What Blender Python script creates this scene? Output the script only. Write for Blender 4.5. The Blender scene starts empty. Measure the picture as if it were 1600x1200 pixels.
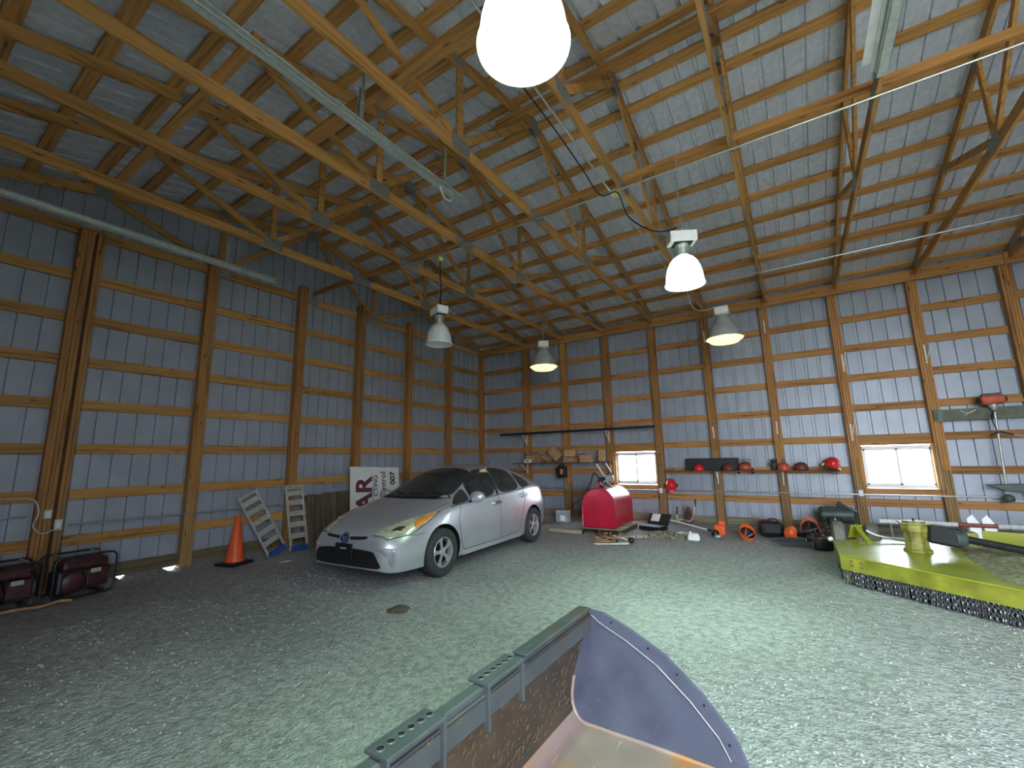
import bpy, bmesh, math, random
from mathutils import Vector, Matrix, Euler
from mathutils.bvhtree import BVHTree
D = bpy.data
SC = bpy.context.scene
COL = SC.collection
rnd = random.Random(7)

# ------------------------------------------------------------------ camera
def set_camera():
    f, yaw, pitch, roll = 676.66, -0.5768, 0.1708, -0.0203
    cy, sy, cp, sp = math.cos(yaw), math.sin(yaw), math.cos(pitch), math.sin(pitch)
    F = Vector((sy*cp, cy*cp, sp)); R = Vector((cy, -sy, 0)); U = R.cross(F)
    c, s = math.cos(roll), math.sin(roll)
    R2 = R*c + U*s; U2 = U*c - R*s
    m = Matrix((( R2.x, U2.x, -F.x, 8.330), (R2.y, U2.y, -F.y, -11.005), (R2.z, U2.z, -F.z, 1.564), (0, 0, 0, 1)))
    cam = D.cameras.new('camera'); o = D.objects.new('camera', cam); COL.objects.link(o)
    cam.sensor_width = 36; cam.sensor_fit = 'HORIZONTAL'; cam.lens = f/1600*36
    cam.clip_start = 0.02; cam.clip_end = 400
    o.matrix_world = m
    SC.camera = o
set_camera()

# ------------------------------------------------------------------ world, daylight, exposure
W = D.worlds.new('overcast_sky'); SC.world = W; W.use_nodes = True
bg = W.node_tree.nodes['Background']
bg.inputs[0].default_value = (0.80, 0.90, 1.0, 1); bg.inputs[1].default_value = 14.0
def portal(name, loc, rot, sx, sy):
    l = D.lights.new(name, 'AREA'); l.shape = 'RECTANGLE'; l.size = sx; l.size_y = sy
    l.cycles.is_portal = True
    o = D.objects.new(name, l); COL.objects.link(o); o.location = loc; o.rotation_euler = rot
DOOR_X0, DOOR_X1, DOOR_Z = 9.1, 13.1, 4.2
portal('door_daylight', ((DOOR_X0+DOOR_X1)/2, -12.3, DOOR_Z/2), (math.pi/2, 0, 0), DOOR_X1-DOOR_X0, DOOR_Z)
portal('window_daylight', (4.855, 0.10, 1.27), (-math.pi/2, 0, 0), 1.1, .8)
portal('window_daylight', (9.88, 0.10, 1.27), (-math.pi/2, 0, 0), 1.1, .8)
vs = SC.view_settings
vs.view_transform = 'Standard'; vs.look = 'None'; vs.gamma = 1; vs.use_curve_mapping = False
vs.exposure = 0.6
SC.cycles.max_bounces = 5; SC.cycles.diffuse_bounces = 4; SC.cycles.glossy_bounces = 3; SC.cycles.adaptive_threshold = 0.12; SC.cycles.adaptive_min_samples = 16
SC.cycles.use_denoising = True
SC.cycles.sample_clamp_indirect = 6

# ------------------------------------------------------------------ materials
def new_mat(name):
    m = D.materials.new(name); m.use_nodes = True
    nt = m.node_tree; b = nt.nodes['Principled BSDF']
    return m, nt, b
def N(nt, t, **kw):
    n = nt.nodes.new(t)
    for k, v in kw.items(): setattr(n, k, v)
    return n
def ramp(nt, pts):
    r = N(nt, 'ShaderNodeValToRGB'); e = r.color_ramp.elements
    while len(e) < len(pts): e.new(0.5)
    for i, (p, c) in enumerate(pts):
        e[i].position = p; e[i].color = (c[0], c[1], c[2], 1)
    return r
def scl(c, k): return tuple(min(1, x*k) for x in c)
def pmat(name, col, rough=.5, metal=0, var=.18, nscale=6, bump=0, bscale=60, stretch=(1, 1, 1), rand=0, coat=0, col2=None, spec=.5):
    m, nt, b = new_mat(name)
    tc = N(nt, 'ShaderNodeTexCoord'); mp = N(nt, 'ShaderNodeMapping'); mp.inputs['Scale'].default_value = stretch
    nt.links.new(tc.outputs['Object'], mp.inputs[0])
    n = N(nt, 'ShaderNodeTexNoise'); n.inputs['Scale'].default_value = nscale; n.inputs['Detail'].default_value = 2
    nt.links.new(mp.outputs[0], n.inputs[0])
    c1 = scl(col, 1-var); c3 = col2 if col2 else scl(col, 1+var)
    r = ramp(nt, [(.32, c1), (.68, c3)])
    nt.links.new(n.outputs[0], r.inputs[0])
    out = r.outputs[0]
    if rand:
        oi = N(nt, 'ShaderNodeObjectInfo'); hv = N(nt, 'ShaderNodeHueSaturation')
        mr = N(nt, 'ShaderNodeMapRange'); mr.inputs[3].default_value = 1-rand; mr.inputs[4].default_value = 1+rand
        nt.links.new(oi.outputs['Random'], mr.inputs[0]); nt.links.new(mr.outputs[0], hv.inputs['Value'])
        nt.links.new(out, hv.inputs['Color']); out = hv.outputs[0]
    nt.links.new(out, b.inputs['Base Color'])
    b.inputs['Roughness'].default_value = rough; b.inputs['Metallic'].default_value = metal
    b.inputs['Specular IOR Level'].default_value = spec
    if coat: b.inputs['Coat Weight'].default_value = coat; b.inputs['Coat Roughness'].default_value = .06
    if bump:
        n2 = N(nt, 'ShaderNodeTexNoise'); n2.inputs['Scale'].default_value = bscale; n2.inputs['Detail'].default_value = 4
        nt.links.new(mp.outputs[0], n2.inputs[0])
        bp = N(nt, 'ShaderNodeBump'); bp.inputs['Strength'].default_value = bump; bp.inputs['Distance'].default_value = .01
        nt.links.new(n2.outputs[0], bp.inputs['Height']); nt.links.new(bp.outputs[0], b.inputs['Normal'])
    return m
def wood(name, axis, base=(.42, .20, .062), dark=(.22, .09, .025), rand=.16):
    m, nt, b = new_mat(name)
    tc = N(nt, 'ShaderNodeTexCoord'); mp = N(nt, 'ShaderNodeMapping')
    s = [26, 26, 26]; s[axis] = 1.1; mp.inputs['Scale'].default_value = s
    oi = N(nt, 'ShaderNodeObjectInfo'); add = N(nt, 'ShaderNodeVectorMath', operation='ADD')
    nt.links.new(tc.outputs['Object'], mp.inputs[0]); nt.links.new(mp.outputs[0], add.inputs[0])
    sc = N(nt, 'ShaderNodeMath', operation='MULTIPLY'); sc.inputs[1].default_value = 50
    nt.links.new(oi.outputs['Random'], sc.inputs[0]); nt.links.new(sc.outputs[0], add.inputs[1])
    n = N(nt, 'ShaderNodeTexNoise'); n.inputs['Scale'].default_value = 1; n.inputs['Detail'].default_value = 2; n.inputs['Distortion'].default_value = .5
    nt.links.new(add.outputs[0], n.inputs[0])
    r = ramp(nt, [(.28, dark), (.47, base), (.75, scl(base, 1.22))]); nt.links.new(n.outputs[0], r.inputs[0])
    mp2 = N(nt, 'ShaderNodeMapping'); s2 = [9, 9, 9]; s2[axis] = 2.6; mp2.inputs['Scale'].default_value = s2
    nt.links.new(tc.outputs['Object'], mp2.inputs[0]); add2 = N(nt, 'ShaderNodeVectorMath', operation='ADD')
    nt.links.new(mp2.outputs[0], add2.inputs[0]); nt.links.new(sc.outputs[0], add2.inputs[1])
    vo = N(nt, 'ShaderNodeTexVoronoi'); vo.inputs['Scale'].default_value = 1
    nt.links.new(add2.outputs[0], vo.inputs[0])
    kr = ramp(nt, [(.06, (.13, .05, .015)), (.16, (1, 1, 1))]); nt.links.new(vo.outputs['Distance'], kr.inputs[0])
    mx = N(nt, 'ShaderNodeMix', data_type='RGBA', blend_type='MULTIPLY'); mx.inputs[0].default_value = .7
    nt.links.new(r.outputs[0], mx.inputs[6]); nt.links.new(kr.outputs[0], mx.inputs[7])
    hv = N(nt, 'ShaderNodeHueSaturation'); mr = N(nt, 'ShaderNodeMapRange'); mr.inputs[3].default_value = 1-rand; mr.inputs[4].default_value = 1+rand
    nt.links.new(oi.outputs['Random'], mr.inputs[0]); nt.links.new(mr.outputs[0], hv.inputs['Value']); nt.links.new(mx.outputs[2], hv.inputs['Color'])
    nt.links.new(hv.outputs[0], b.inputs['Base Color'])
    b.inputs['Roughness'].default_value = .62; b.inputs['Specular IOR Level'].default_value = .3
    bp = N(nt, 'ShaderNodeBump'); bp.inputs['Strength'].default_value = .25; bp.inputs['Distance'].default_value = .004
    nt.links.new(n.outputs[0], bp.inputs['Height']); nt.links.new(bp.outputs[0], b.inputs['Normal'])
    return m
def emis(name, col, s):
    m, nt, b = new_mat(name)
    b.inputs['Base Color'].default_value = (.8, .8, .8, 1)
    b.inputs['Emission Color'].default_value = (*col, 1); b.inputs['Emission Strength'].default_value = s
    return m
def gravel():
    m, nt, b = new_mat('gravel')
    tc = N(nt, 'ShaderNodeTexCoord')
    n1 = N(nt, 'ShaderNodeTexNoise'); n1.inputs['Scale'].default_value = .55; n1.inputs['Detail'].default_value = 2
    v1 = N(nt, 'ShaderNodeTexVoronoi'); v1.inputs['Scale'].default_value = 55
    v2 = N(nt, 'ShaderNodeTexVoronoi'); v2.inputs['Scale'].default_value = 23
    n3 = N(nt, 'ShaderNodeTexNoise'); n3.inputs['Scale'].default_value = 14; n3.inputs['Detail'].default_value = 2
    for x in (n1, v1, v2, n3): nt.links.new(tc.outputs['Object'], x.inputs[0])
    r = ramp(nt, [(.3, (.38, .38, .385)), (.7, (.50, .50, .505))]); nt.links.new(n1.outputs[0], r.inputs[0])
    rs = ramp(nt, [(.0, (.66, .66, .66)), (.5, (1, 1, 1)), (1, (1.0, 1.0, 1.0))]); nt.links.new(v1.outputs['Color'], rs.inputs[0])
    mx = N(nt, 'ShaderNodeMix', data_type='RGBA', blend_type='MULTIPLY'); mx.inputs[0].default_value = .7
    nt.links.new(r.outputs[0], mx.inputs[6]); nt.links.new(rs.outputs[0], mx.inputs[7])
    r3 = ramp(nt, [(.35, (.62, .62, .62)), (.62, (1.0, 1.0, 1.0))]); nt.links.new(n3.outputs[0], r3.inputs[0])
    mx2 = N(nt, 'ShaderNodeMix', data_type='RGBA', blend_type='MULTIPLY'); mx2.inputs[0].default_value = .8
    nt.links.new(mx.outputs[2], mx2.inputs[6]); nt.links.new(r3.outputs[0], mx2.inputs[7])
    nt.links.new(mx2.outputs[2], b.inputs['Base Color'])
    b.inputs['Roughness'].default_value = .9; b.inputs['Specular IOR Level'].default_value = .2
    a = N(nt, 'ShaderNodeMath', operation='ADD'); nt.links.new(v1.outputs['Distance'], a.inputs[0]); nt.links.new(v2.outputs['Distance'], a.inputs[1])
    a2 = N(nt, 'ShaderNodeMath', operation='ADD'); nt.links.new(a.outputs[0], a2.inputs[0]); nt.links.new(n3.outputs[0], a2.inputs[1])
    bp = N(nt, 'ShaderNodeBump'); bp.inputs['Strength'].default_value = .7; bp.inputs['Distance'].default_value = .016
    nt.links.new(a2.outputs[0], bp.inputs['Height']); nt.links.new(bp.outputs[0], b.inputs['Normal'])
    return m
M = {}
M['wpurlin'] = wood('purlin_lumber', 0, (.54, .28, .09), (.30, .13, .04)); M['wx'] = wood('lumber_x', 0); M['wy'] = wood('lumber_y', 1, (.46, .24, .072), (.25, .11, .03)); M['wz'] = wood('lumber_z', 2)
M['treated_z'] = wood('treated_lumber_z', 2, (.33, .19, .075), (.17, .095, .04)); M['treated_x'] = wood('treated_lumber_x', 0, (.24, .20, .12), (.12, .1, .06)); M['treated_y'] = wood('treated_lumber_y', 1, (.14, .11, .06), (.07, .055, .03))
M['oldwood'] = wood('weathered_wood', 2, (.12, .09, .06), (.05, .035, .025), .2)
M['oldwoodx'] = wood('weathered_wood_x', 0, (.36, .30, .22), (.18, .14, .09), .25)
M['steel_wall'] = pmat('wall_steel', (.36, .388, .448), .45, .2, .07, 3, 0, rand=.03)
M['steel_roof'] = pmat('roof_steel', (.62, .65, .72), .42, .12, .10, 14, .12, 160, rand=.03)
M['gravel'] = gravel()
M['stone'] = pmat('gravel_stone', (.38, .38, .385), .9, 0, .25, 9)
M['plate'] = pmat('gusset_steel', (.30, .32, .31), .45, .6, .2, 40)
M['galv'] = pmat('galvanised_steel', (.52, .60, .56), .32, .75, .12, 25)
M['track_galv'] = pmat('lamplit_galvanised_track', (.70, .76, .72), .35, .6, .1, 25)  # lighter copy of the galvanised tone, with the near lamp's light in its colour
M['conduit'] = pmat('conduit_steel', (.62, .62, .62), .3, .8, .1, 20)
M['white'] = pmat('white_enamel', (.80, .80, .77), .45, 0, .06, 9)
M['pvc'] = pmat('white_vinyl', (.85, .85, .85), .4, 0, .03, 5)
M['black'] = pmat('black_plastic', (.010, .010, .011), .5, 0, .3, 20)
M['blackmetal'] = pmat('black_metal', (.03, .03, .035), .35, .3, .3, 20)
M['rubber'] = pmat('tyre_rubber', (.045, .045, .045), .75, 0, .25, 25)
M['foggrey'] = pmat('fog_lamp_grey', (.22, .22, .24), .4)
M['car'] = pmat('silver_paint', (.60, .61, .66), .30, .55, .05, 3, coat=.6)
M['cardust'] = M['car']
M['glass_dark'] = pmat('tinted_glass', (.035, .04, .04), .12, 0, .3, 3, coat=.3)
M['chrome'] = pmat('chrome', (.75, .75, .77), .15, 1, .03, 5)
M['alloy'] = pmat('alloy_rim', (.62, .62, .64), .3, .7, .06, 10)
M['lens'] = pmat('headlight_lens', (.55, .58, .40), .12, .2, .35, 8, coat=.8)
M['amber'] = pmat('amber_lens', (.75, .27, .04), .15, 0, .2, 12, coat=.6)
M['redlens'] = pmat('red_lens', (.45, .02, .02), .15, 0, .2, 12, coat=.6)
M['emblem_blue'] = pmat('emblem_blue', (.01, .03, .16), .25, .2, .1, 10)
M['blue'] = pmat('blue_enamel', (.02, .07, .30), .4, 0, .15, 10)
M['liner'] = pmat('dark_liner', (.025, .02, .02), .7, 0, .3, 20)
M['orange'] = pmat('orange_plastic', (.85, .12, .025), .42, 0, .08, 10)
M['red'] = pmat('red_plastic', (.72, .025, .03), .32, 0, .1, 10)
M['brownred'] = pmat('brown_red_plastic', (.17, .04, .03), .45, 0, .25, 10)
M['darkred'] = pmat('dark_red_paint', (.055, .012, .014), .45, 0, .5, 14)
M['rustorange'] = pmat('faded_orange_plastic', (.55, .10, .04), .5, 0, .2, 10)
M['tank'] = pmat('red_tank_paint', (.58, .012, .045), .28, .1, .1, 5, coat=.3)
M['tankside'] = M['tank']
M['alu'] = pmat('aluminium', (.58, .60, .55), .42, .55, .12, 20)
M['card'] = pmat('cardboard', (.42, .25, .13), .8, 0, .12, 7, rand=.25)
M['paper'] = pmat('paper_white', (.85, .85, .85), .7, 0, .04, 7)
M['lime'] = pmat('lime_yellow_paint', (.34, .36, .025), .34, 0, .12, 4, coat=.12)
M['skirtlime'] = pmat('faded_lime_paint', (.30, .28, .03), .45, 0, .35, 5, col2=(.36, .36, .04))
M['limeworn'] = pmat('worn_lime_paint', (.26, .24, .04), .5, 0, .5, 9, col2=(.40, .36, .08))
M['clip'] = pmat('dry_clippings', (.30, .30, .16), .95, 0, .4, 22, .9, 90, col2=(.42, .42, .26))
M['chain'] = pmat('chain_steel', (.22, .22, .235), .34, .7, .4, 30)
M['bucket'] = None
M['dirt'] = pmat('dark_dirt', (.10, .08, .06), .95, 0, .4, 30, .8, 80)
M['tarp'] = pmat('mottled_cloth', (.14, .11, .06), .9, 0, .6, 24, .6, 60, col2=(.42, .38, .26))
M['olive'] = pmat('olive_painted_board', (.14, .15, .10), .65, 0, .2, 8)
M['greenmetal'] = pmat('dark_green_metal', (.07, .10, .085), .45, .2, .25, 10)
M['brass'] = pmat('brass', (.7, .45, .1), .35, .7, .1, 10)
M['yellow'] = pmat('yellow_plastic', (.75, .70, .12), .45, 0, .1, 10)
M['rope'] = pmat('pale_rope', (.62, .58, .48), .85, 0, .15, 30)
M['brownhose'] = pmat('tan_strap', (.42, .24, .11), .7, 0, .3, 30)
M['maroon'] = pmat('maroon_print', (.13, .015, .02), .5, 0, .1, 10)
M['ink'] = pmat('black_print', (.02, .02, .02), .5, 0, .1, 10)
M['signwhite'] = pmat('sign_white', (.74, .74, .72), .45, 0, .06, 3)
M['dome_on'] = emis('lit_glass_dome', (.70, 1.0, .78), 1.6)
M['warmlens'] = emis('warm_lens', (1.0, .62, .22), 1.6)
M['reflector'] = pmat('grey_reflector', (.48, .50, .47), .4, .35, .12, 8)
def frosted():
    m, nt, b = new_mat('ribbed_acrylic'); b.inputs['Base Color'].default_value = (.72, .73, .70, 1)
    b.inputs['Roughness'].default_value = .25; b.inputs['Alpha'].default_value = .82
    return m
M['dome_off'] = frosted()
def glasspane():
    m, nt, b = new_mat('window_glass')
    for n in list(nt.nodes):
        if n.type == 'BSDF_PRINCIPLED': nt.nodes.remove(n)
    t = N(nt, 'ShaderNodeBsdfTransparent'); g = N(nt, 'ShaderNodeBsdfGlossy'); g.inputs['Roughness'].default_value = .02
    t.inputs[0].default_value = (.93, .95, .95, 1)
    mx = N(nt, 'ShaderNodeMixShader'); mx.inputs[0].default_value = .06
    nt.links.new(t.outputs[0], mx.inputs[1]); nt.links.new(g.outputs[0], mx.inputs[2])
    nt.links.new(mx.outputs[0], nt.nodes['Material Output'].inputs[0])
    return m
M['glass'] = glasspane()
def bucketmat(name, a, b_, rust, axis_z=0):
    m, nt, b = new_mat(name)
    tc = N(nt, 'ShaderNodeTexCoord')
    n = N(nt, 'ShaderNodeTexNoise'); n.inputs['Scale'].default_value = 5; n.inputs['Detail'].default_value = 2
    n2 = N(nt, 'ShaderNodeTexNoise'); n2.inputs['Scale'].default_value = 2.2; n2.inputs['Detail'].default_value = 2
    mp = N(nt, 'ShaderNodeMapping'); mp.inputs['Scale'].default_value = (40, 6, 40)
    n3 = N(nt, 'ShaderNodeTexNoise'); n3.inputs['Scale'].default_value = 1.2; n3.inputs['Detail'].default_value = 3
    nt.links.new(tc.outputs['Object'], n.inputs[0]); nt.links.new(tc.outputs['Object'], n2.inputs[0]); nt.links.new(tc.outputs['Object'], mp.inputs[0]); nt.links.new(mp.outputs[0], n3.inputs[0])
    r = ramp(nt, [(.3, a), (.7, b_)]); nt.links.new(n.outputs[0], r.inputs[0])
    r2 = ramp(nt, [(.50, (0, 0, 0)), (.66, (1, 1, 1))]); nt.links.new(n2.outputs[0], r2.inputs[0])
    mx = N(nt, 'ShaderNodeMix', data_type='RGBA'); nt.links.new(r2.outputs[0], mx.inputs[0]); nt.links.new(r.outputs[0], mx.inputs[6]); mx.inputs[7].default_value = (*rust, 1)
    r3 = ramp(nt, [(.66, (0, 0, 0)), (.74, (.6, .6, .6))]); nt.links.new(n3.outputs[0], r3.inputs[0])
    mx3 = N(nt, 'ShaderNodeMix', data_type='RGBA'); nt.links.new(r3.outputs[0], mx3.inputs[0]); nt.links.new(mx.outputs[2], mx3.inputs[6]); mx3.inputs[7].default_value = (*scl(b_, 1.7), 1)
    nt.links.new(mx3.outputs[2], b.inputs['Base Color']); b.inputs['Roughness'].default_value = .5; b.inputs['Metallic'].default_value = .15
    return m
M['bk_side'] = bucketmat('bucket_blue_grey_steel', (.062, .066, .105), (.10, .105, .155), (.075, .08, .125))
M['hole_ring'] = pmat('hole_ring_steel', (.12, .13, .135), .5, .3, .1, 20)
M['bk_rail'] = bucketmat('bucket_rail_steel', (.05, .06, .065), (.08, .09, .095), (.08, .065, .055))
M['bk_in'] = bucketmat('bucket_dirty_steel', (.035, .026, .02), (.085, .06, .04), (.05, .038, .03))
M['bk_floor'] = bucketmat('bucket_worn_floor', (.25, .18, .165), (.32, .235, .20), (.42, .19, .06))

# ------------------------------------------------------------------ mesh helpers
class MB:
    def __init__(s): s.v = []; s.f = []
    def add(s, vs, fs):
        o = len(s.v); s.v += [tuple(v) for v in vs]; s.f += [tuple(i+o for i in f) for f in fs]; return s
    def bx(s, x0, x1, y0, y1, z0, z1, mat=None):
        vs = [Vector((x, y, z)) for x in (x0, x1) for y in (y0, y1) for z in (z0, z1)]
        if mat: vs = [mat @ v for v in vs]
        return s.add(vs, [(0, 1, 3, 2), (4, 6, 7, 5), (0, 4, 5, 1), (2, 3, 7, 6), (0, 2, 6, 4), (1, 5, 7, 3)])
    def box(s, c, d, mat=None):
        x, y, z = c; a, b, e = d[0]/2, d[1]/2, d[2]/2
        return s.bx(x-a, x+a, y-b, y+b, z-e, z+e, mat)
    def beam(s, p, q, w, h, up=(0, 0, 1)):
        p, q = Vector(p), Vector(q); t = (q-p).normalized(); u = Vector(up)
        a = t.cross(u)
        if a.length < 1e-4: a = t.cross(Vector((1, 0, 0)))
        a.normalize(); b = a.cross(t).normalized(); a *= w/2; b *= h/2
        vs = [p-a-b, p+a-b, p+a+b, p-a+b, q-a-b, q+a-b, q+a+b, q-a+b]
        return s.add(vs, [(0, 3, 2, 1), (4, 5, 6, 7), (0, 1, 5, 4), (1, 2, 6, 5), (2, 3, 7, 6), (3, 0, 4, 7)])
    def tube(s, pts, r, n=8, closed=False, radii=None):
        pts = [Vector(p) for p in pts]; L = len(pts); rings = []
        prev = None
        for i, p in enumerate(pts):
            a = pts[(i-1) % L] if (closed or i > 0) else p; b = pts[(i+1) % L] if (closed or i < L-1) else p
            t = (b-a).normalized()
            if prev is None:
                x = t.cross(Vector((0, 0, 1)))
                if x.length < .1: x = t.cross(Vector((1, 0, 0)))
            else: x = prev - t*prev.dot(t)
            x.normalize(); prev = x; y = t.cross(x); rr = radii[i] if radii else r
            rings.append([p + x*rr*math.cos(2*math.pi*k/n) + y*rr*math.sin(2*math.pi*k/n) for k in range(n)])
        vs = [v for ring in rings for v in ring]; fs = []
        for i in range(L if closed else L-1):
            for k in range(n):
                j = (i+1) % L; fs.append((i*n+k, i*n+(k+1) % n, j*n+(k+1) % n, j*n+k))
        if not closed: fs += [tuple(range(n-1, -1, -1)), tuple((L-1)*n+k for k in range(n))]
        return s.add(vs, fs)
    def lathe(s, prof, n=24, mat=None, sx=1, sy=1, closed=False):
        vs = []; fs = []; P = len(prof)
        for r, z in prof:
            for k in range(n):
                v = Vector((r*math.cos(2*math.pi*k/n)*sx, r*math.sin(2*math.pi*k/n)*sy, z)); vs.append(mat @ v if mat else v)
        for i in range(P if closed else P-1):
            j = (i+1) % P
            for k in range(n): fs.append((i*n+k, i*n+(k+1) % n, j*n+(k+1) % n, j*n+k))
        if not closed:
            if prof[0][0] > 1e-6: fs.append(tuple(range(n-1, -1, -1)))
            if prof[-1][0] > 1e-6: fs.append(tuple((P-1)*n+k for k in range(n)))
        return s.add(vs, fs)
    def prism(s, poly, a0, a1, axis='z', mat=None):
        def mk(p, a):
            v = Vector((p[0], p[1], a)) if axis == 'z' else (Vector((p[0], a, p[1])) if axis == 'y' else Vector((a, p[0], p[1])))
            return mat @ v if mat else v
        n = len(poly); vs = [mk(p, a0) for p in poly] + [mk(p, a1) for p in poly]
        fs = [tuple(range(n-1, -1, -1)), tuple(range(n, 2*n))] + [(i, (i+1) % n, n+(i+1) % n, n+i) for i in range(n)]
        return s.add(vs, fs)
    def sphere(s, c, r, n=16, m=10, sc=(1, 1, 1), z0=-1, mat=None):
        prof = []
        a0 = math.asin(max(-1, z0))
        T = Matrix.Translation(Vector(c)) @ Matrix.Diagonal((sc[0], sc[1], sc[2], 1))
        if mat: T = mat @ T
        for i in range(m+1):
            a = a0 + (math.pi/2-a0)*i/m; prof.append((max(1e-7, r*math.cos(a)) if i < m else 1e-7, r*math.sin(a)))
        return s.lathe(prof, n, T)
    def mesh(s, name, m, smooth=0, fix=True):
        me = D.meshes.new(name); me.from_pydata(s.v, [], s.f)
        if fix:
            b = bmesh.new(); b.from_mesh(me); bmesh.ops.remove_doubles(b, verts=b.verts, dist=1e-6); bmesh.ops.recalc_face_normals(b, faces=b.faces); b.to_mesh(me); b.free()
        me.materials.append(M[m] if isinstance(m, str) else m)
        if smooth:
            for p in me.polygons: p.use_smooth = True
            me.set_sharp_from_angle(angle=math.radians(smooth))
        return me
    def build(s, name, m, parent=None, smooth=0, fix=True, bevel=0):
        return link(name, s.mesh(name, m, smooth, fix), parent, bevel)
def link(name, me, parent=None, bevel=0):
    o = D.objects.new(name, me); COL.objects.link(o)
    if parent: o.parent = parent
    if bevel:
        b = o.modifiers.new('bevel', 'BEVEL'); b.width = bevel; b.segments = 2; b.limit_method = 'ANGLE'
    return o
def empty(name, loc=(0, 0, 0), rz=0, rot=None):
    o = D.objects.new(name, None); COL.objects.link(o); o.location = loc; o.empty_display_size = .1
    o.rotation_euler = rot if rot else (0, 0, rz)
    return o
def tag(o, label=None, cat=None, group=None, kind=None):
    if label: o['label'] = label
    if cat: o['category'] = cat
    if group: o['group'] = group
    if kind: o['kind'] = kind
    return o
def thing(name, label, cat, loc=(0, 0, 0), rz=0, group=None, rot=None):
    return tag(empty(name, loc, rz, rot), label, cat, group)
def copy_tree(o, parent=None):
    c = o.copy(); COL.objects.link(c)
    if parent: c.parent = parent
    for ch in list(o.children):
        copy_tree(ch, c)
    return c
def catmull(pts, k=6, closed=False):
    P = [Vector(p) for p in pts]; n = len(P); out = []
    for i in range(n if closed else n-1):
        g = (lambda j: P[j % n]) if closed else (lambda j: P[max(0, min(n-1, j))])
        a, b, c, d = g(i-1), g(i), g(i+1), g(i+2)
        for t in range(k):
            t /= k
            out.append(.5*((2*b)+(c-a)*t+(2*a-5*b+4*c-d)*t*t+(3*b-a-3*c+d)*t**3))
    if not closed: out.append(P[-1])
    return out

# ------------------------------------------------------------------ the building
XL, YW, YR = 18.4, -12.1, -6.05
POST_X = [0.06] + [1.7548+1.2467*i for i in range(14)]
TRUSS_X = [1.7548+1.2467*i+(.08 if i > 2 else 0) for i in range(13)]
ZR, SL = 6.54, .24
def roof_z(y): return ZR - SL*abs(y-YR)
WINS = [(4.33, 5.40), (9.33, 10.42)]; WZ0, WZ1 = .88, 1.66
from mathutils import noise as mn
def leak(y): return 1.0 if (-8.08 < y < -7.97 or -7.62 < y < -7.58 or -8.62 < y < -8.59 or -8.5 < y < -8.47 or -7.2 < y < -7.1) else 0.0
def ground(x, y):
    h = .010*mn.noise(Vector((x*1.3, y*1.3, 0))) + .007*mn.noise(Vector((x*4, y*4, 3))) + .005*mn.noise(Vector((x*11, y*11, 7)))
    if x < .35: h += (.05 if not leak(y) else -.02)*(1-x/.35)
    if y > -.6: h += .06*(1+y/.6)
    # churned wheel ruts in front of the car
    for (cx, cy, rx, ry, a) in ((2.6, -7.6, 1.5, .22, .03), (3.9, -7.55, .5, .3, .02), (3.2, -7.95, 1.4, .12, .022)):
        d = ((x-cx)/rx)**2+((y-cy)/ry)**2
        if d < 1: h += a*(1-d)*(.6+mn.noise(Vector((x*7, y*7, 1))))
    return h-.008
def build_floor():
    st = .07; nx = int(XL/st)+1; ny = int(-YW/st)+1
    vs = []; fs = []
    for j in range(ny+1):
        for i in range(nx+1):
            x = XL*i/nx; y = YW*(1-j/ny); vs.append((x, y, ground(x, y)))
    for j in range(ny):
        for i in range(nx): a = j*(nx+1)+i; fs.append((a, a+1, a+nx+2, a+nx+1))
    me = D.meshes.new('floor'); me.from_pydata(vs, [], fs); me.materials.append(M['gravel'])
    for p in me.polygons: p.use_smooth = True
    fl_ = tag(link('floor', me), kind='structure')
    g = MB(); g.bx(-60, 80, -80, 60, -.5, -.06); tag(g.build('ground_outside', pmat('outdoor_ground', (.34, .33, .27), .95, 0, .3, .5)), kind='structure')
    # loose stones
    vs = []; fs = []
    octa = [(1, 0, 0), (-1, 0, 0), (0, 1, 0), (0, -1, 0), (0, 0, 1), (0, 0, -1)]
    of = [(0, 2, 4), (2, 1, 4), (1, 3, 4), (3, 0, 4), (2, 0, 5), (1, 2, 5), (3, 1, 5), (0, 3, 5)]
    for k in range(20000):
        if k < 13000: x = rnd.uniform(2, 12.5); y = rnd.uniform(-11.2, -5)
        else: x = rnd.uniform(.3, 12.5); y = rnd.uniform(-11.5, -.3)
        s = rnd.choice((.004, .006, .008, .010, .013)); a = rnd.random()*6.28; b0 = len(vs)
        for p in octa:
            px, py, pz = (c*s*rnd.uniform(.6, 1.3) for c in p)
            vs.append((x+px*math.cos(a)-py*math.sin(a), y+px*math.sin(a)+py*math.cos(a), ground(x, y)+s*.25+pz*.7))
        fs += [tuple(i+b0 for i in f) for f in of]
    me = D.meshes.new('gravel_stones'); me.from_pydata(vs, [], fs); me.materials.append(M['stone'])
    tag(link('gravel_stones', me, fl_), 'loose grey crushed stone', kind='stuff')
build_floor()

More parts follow.
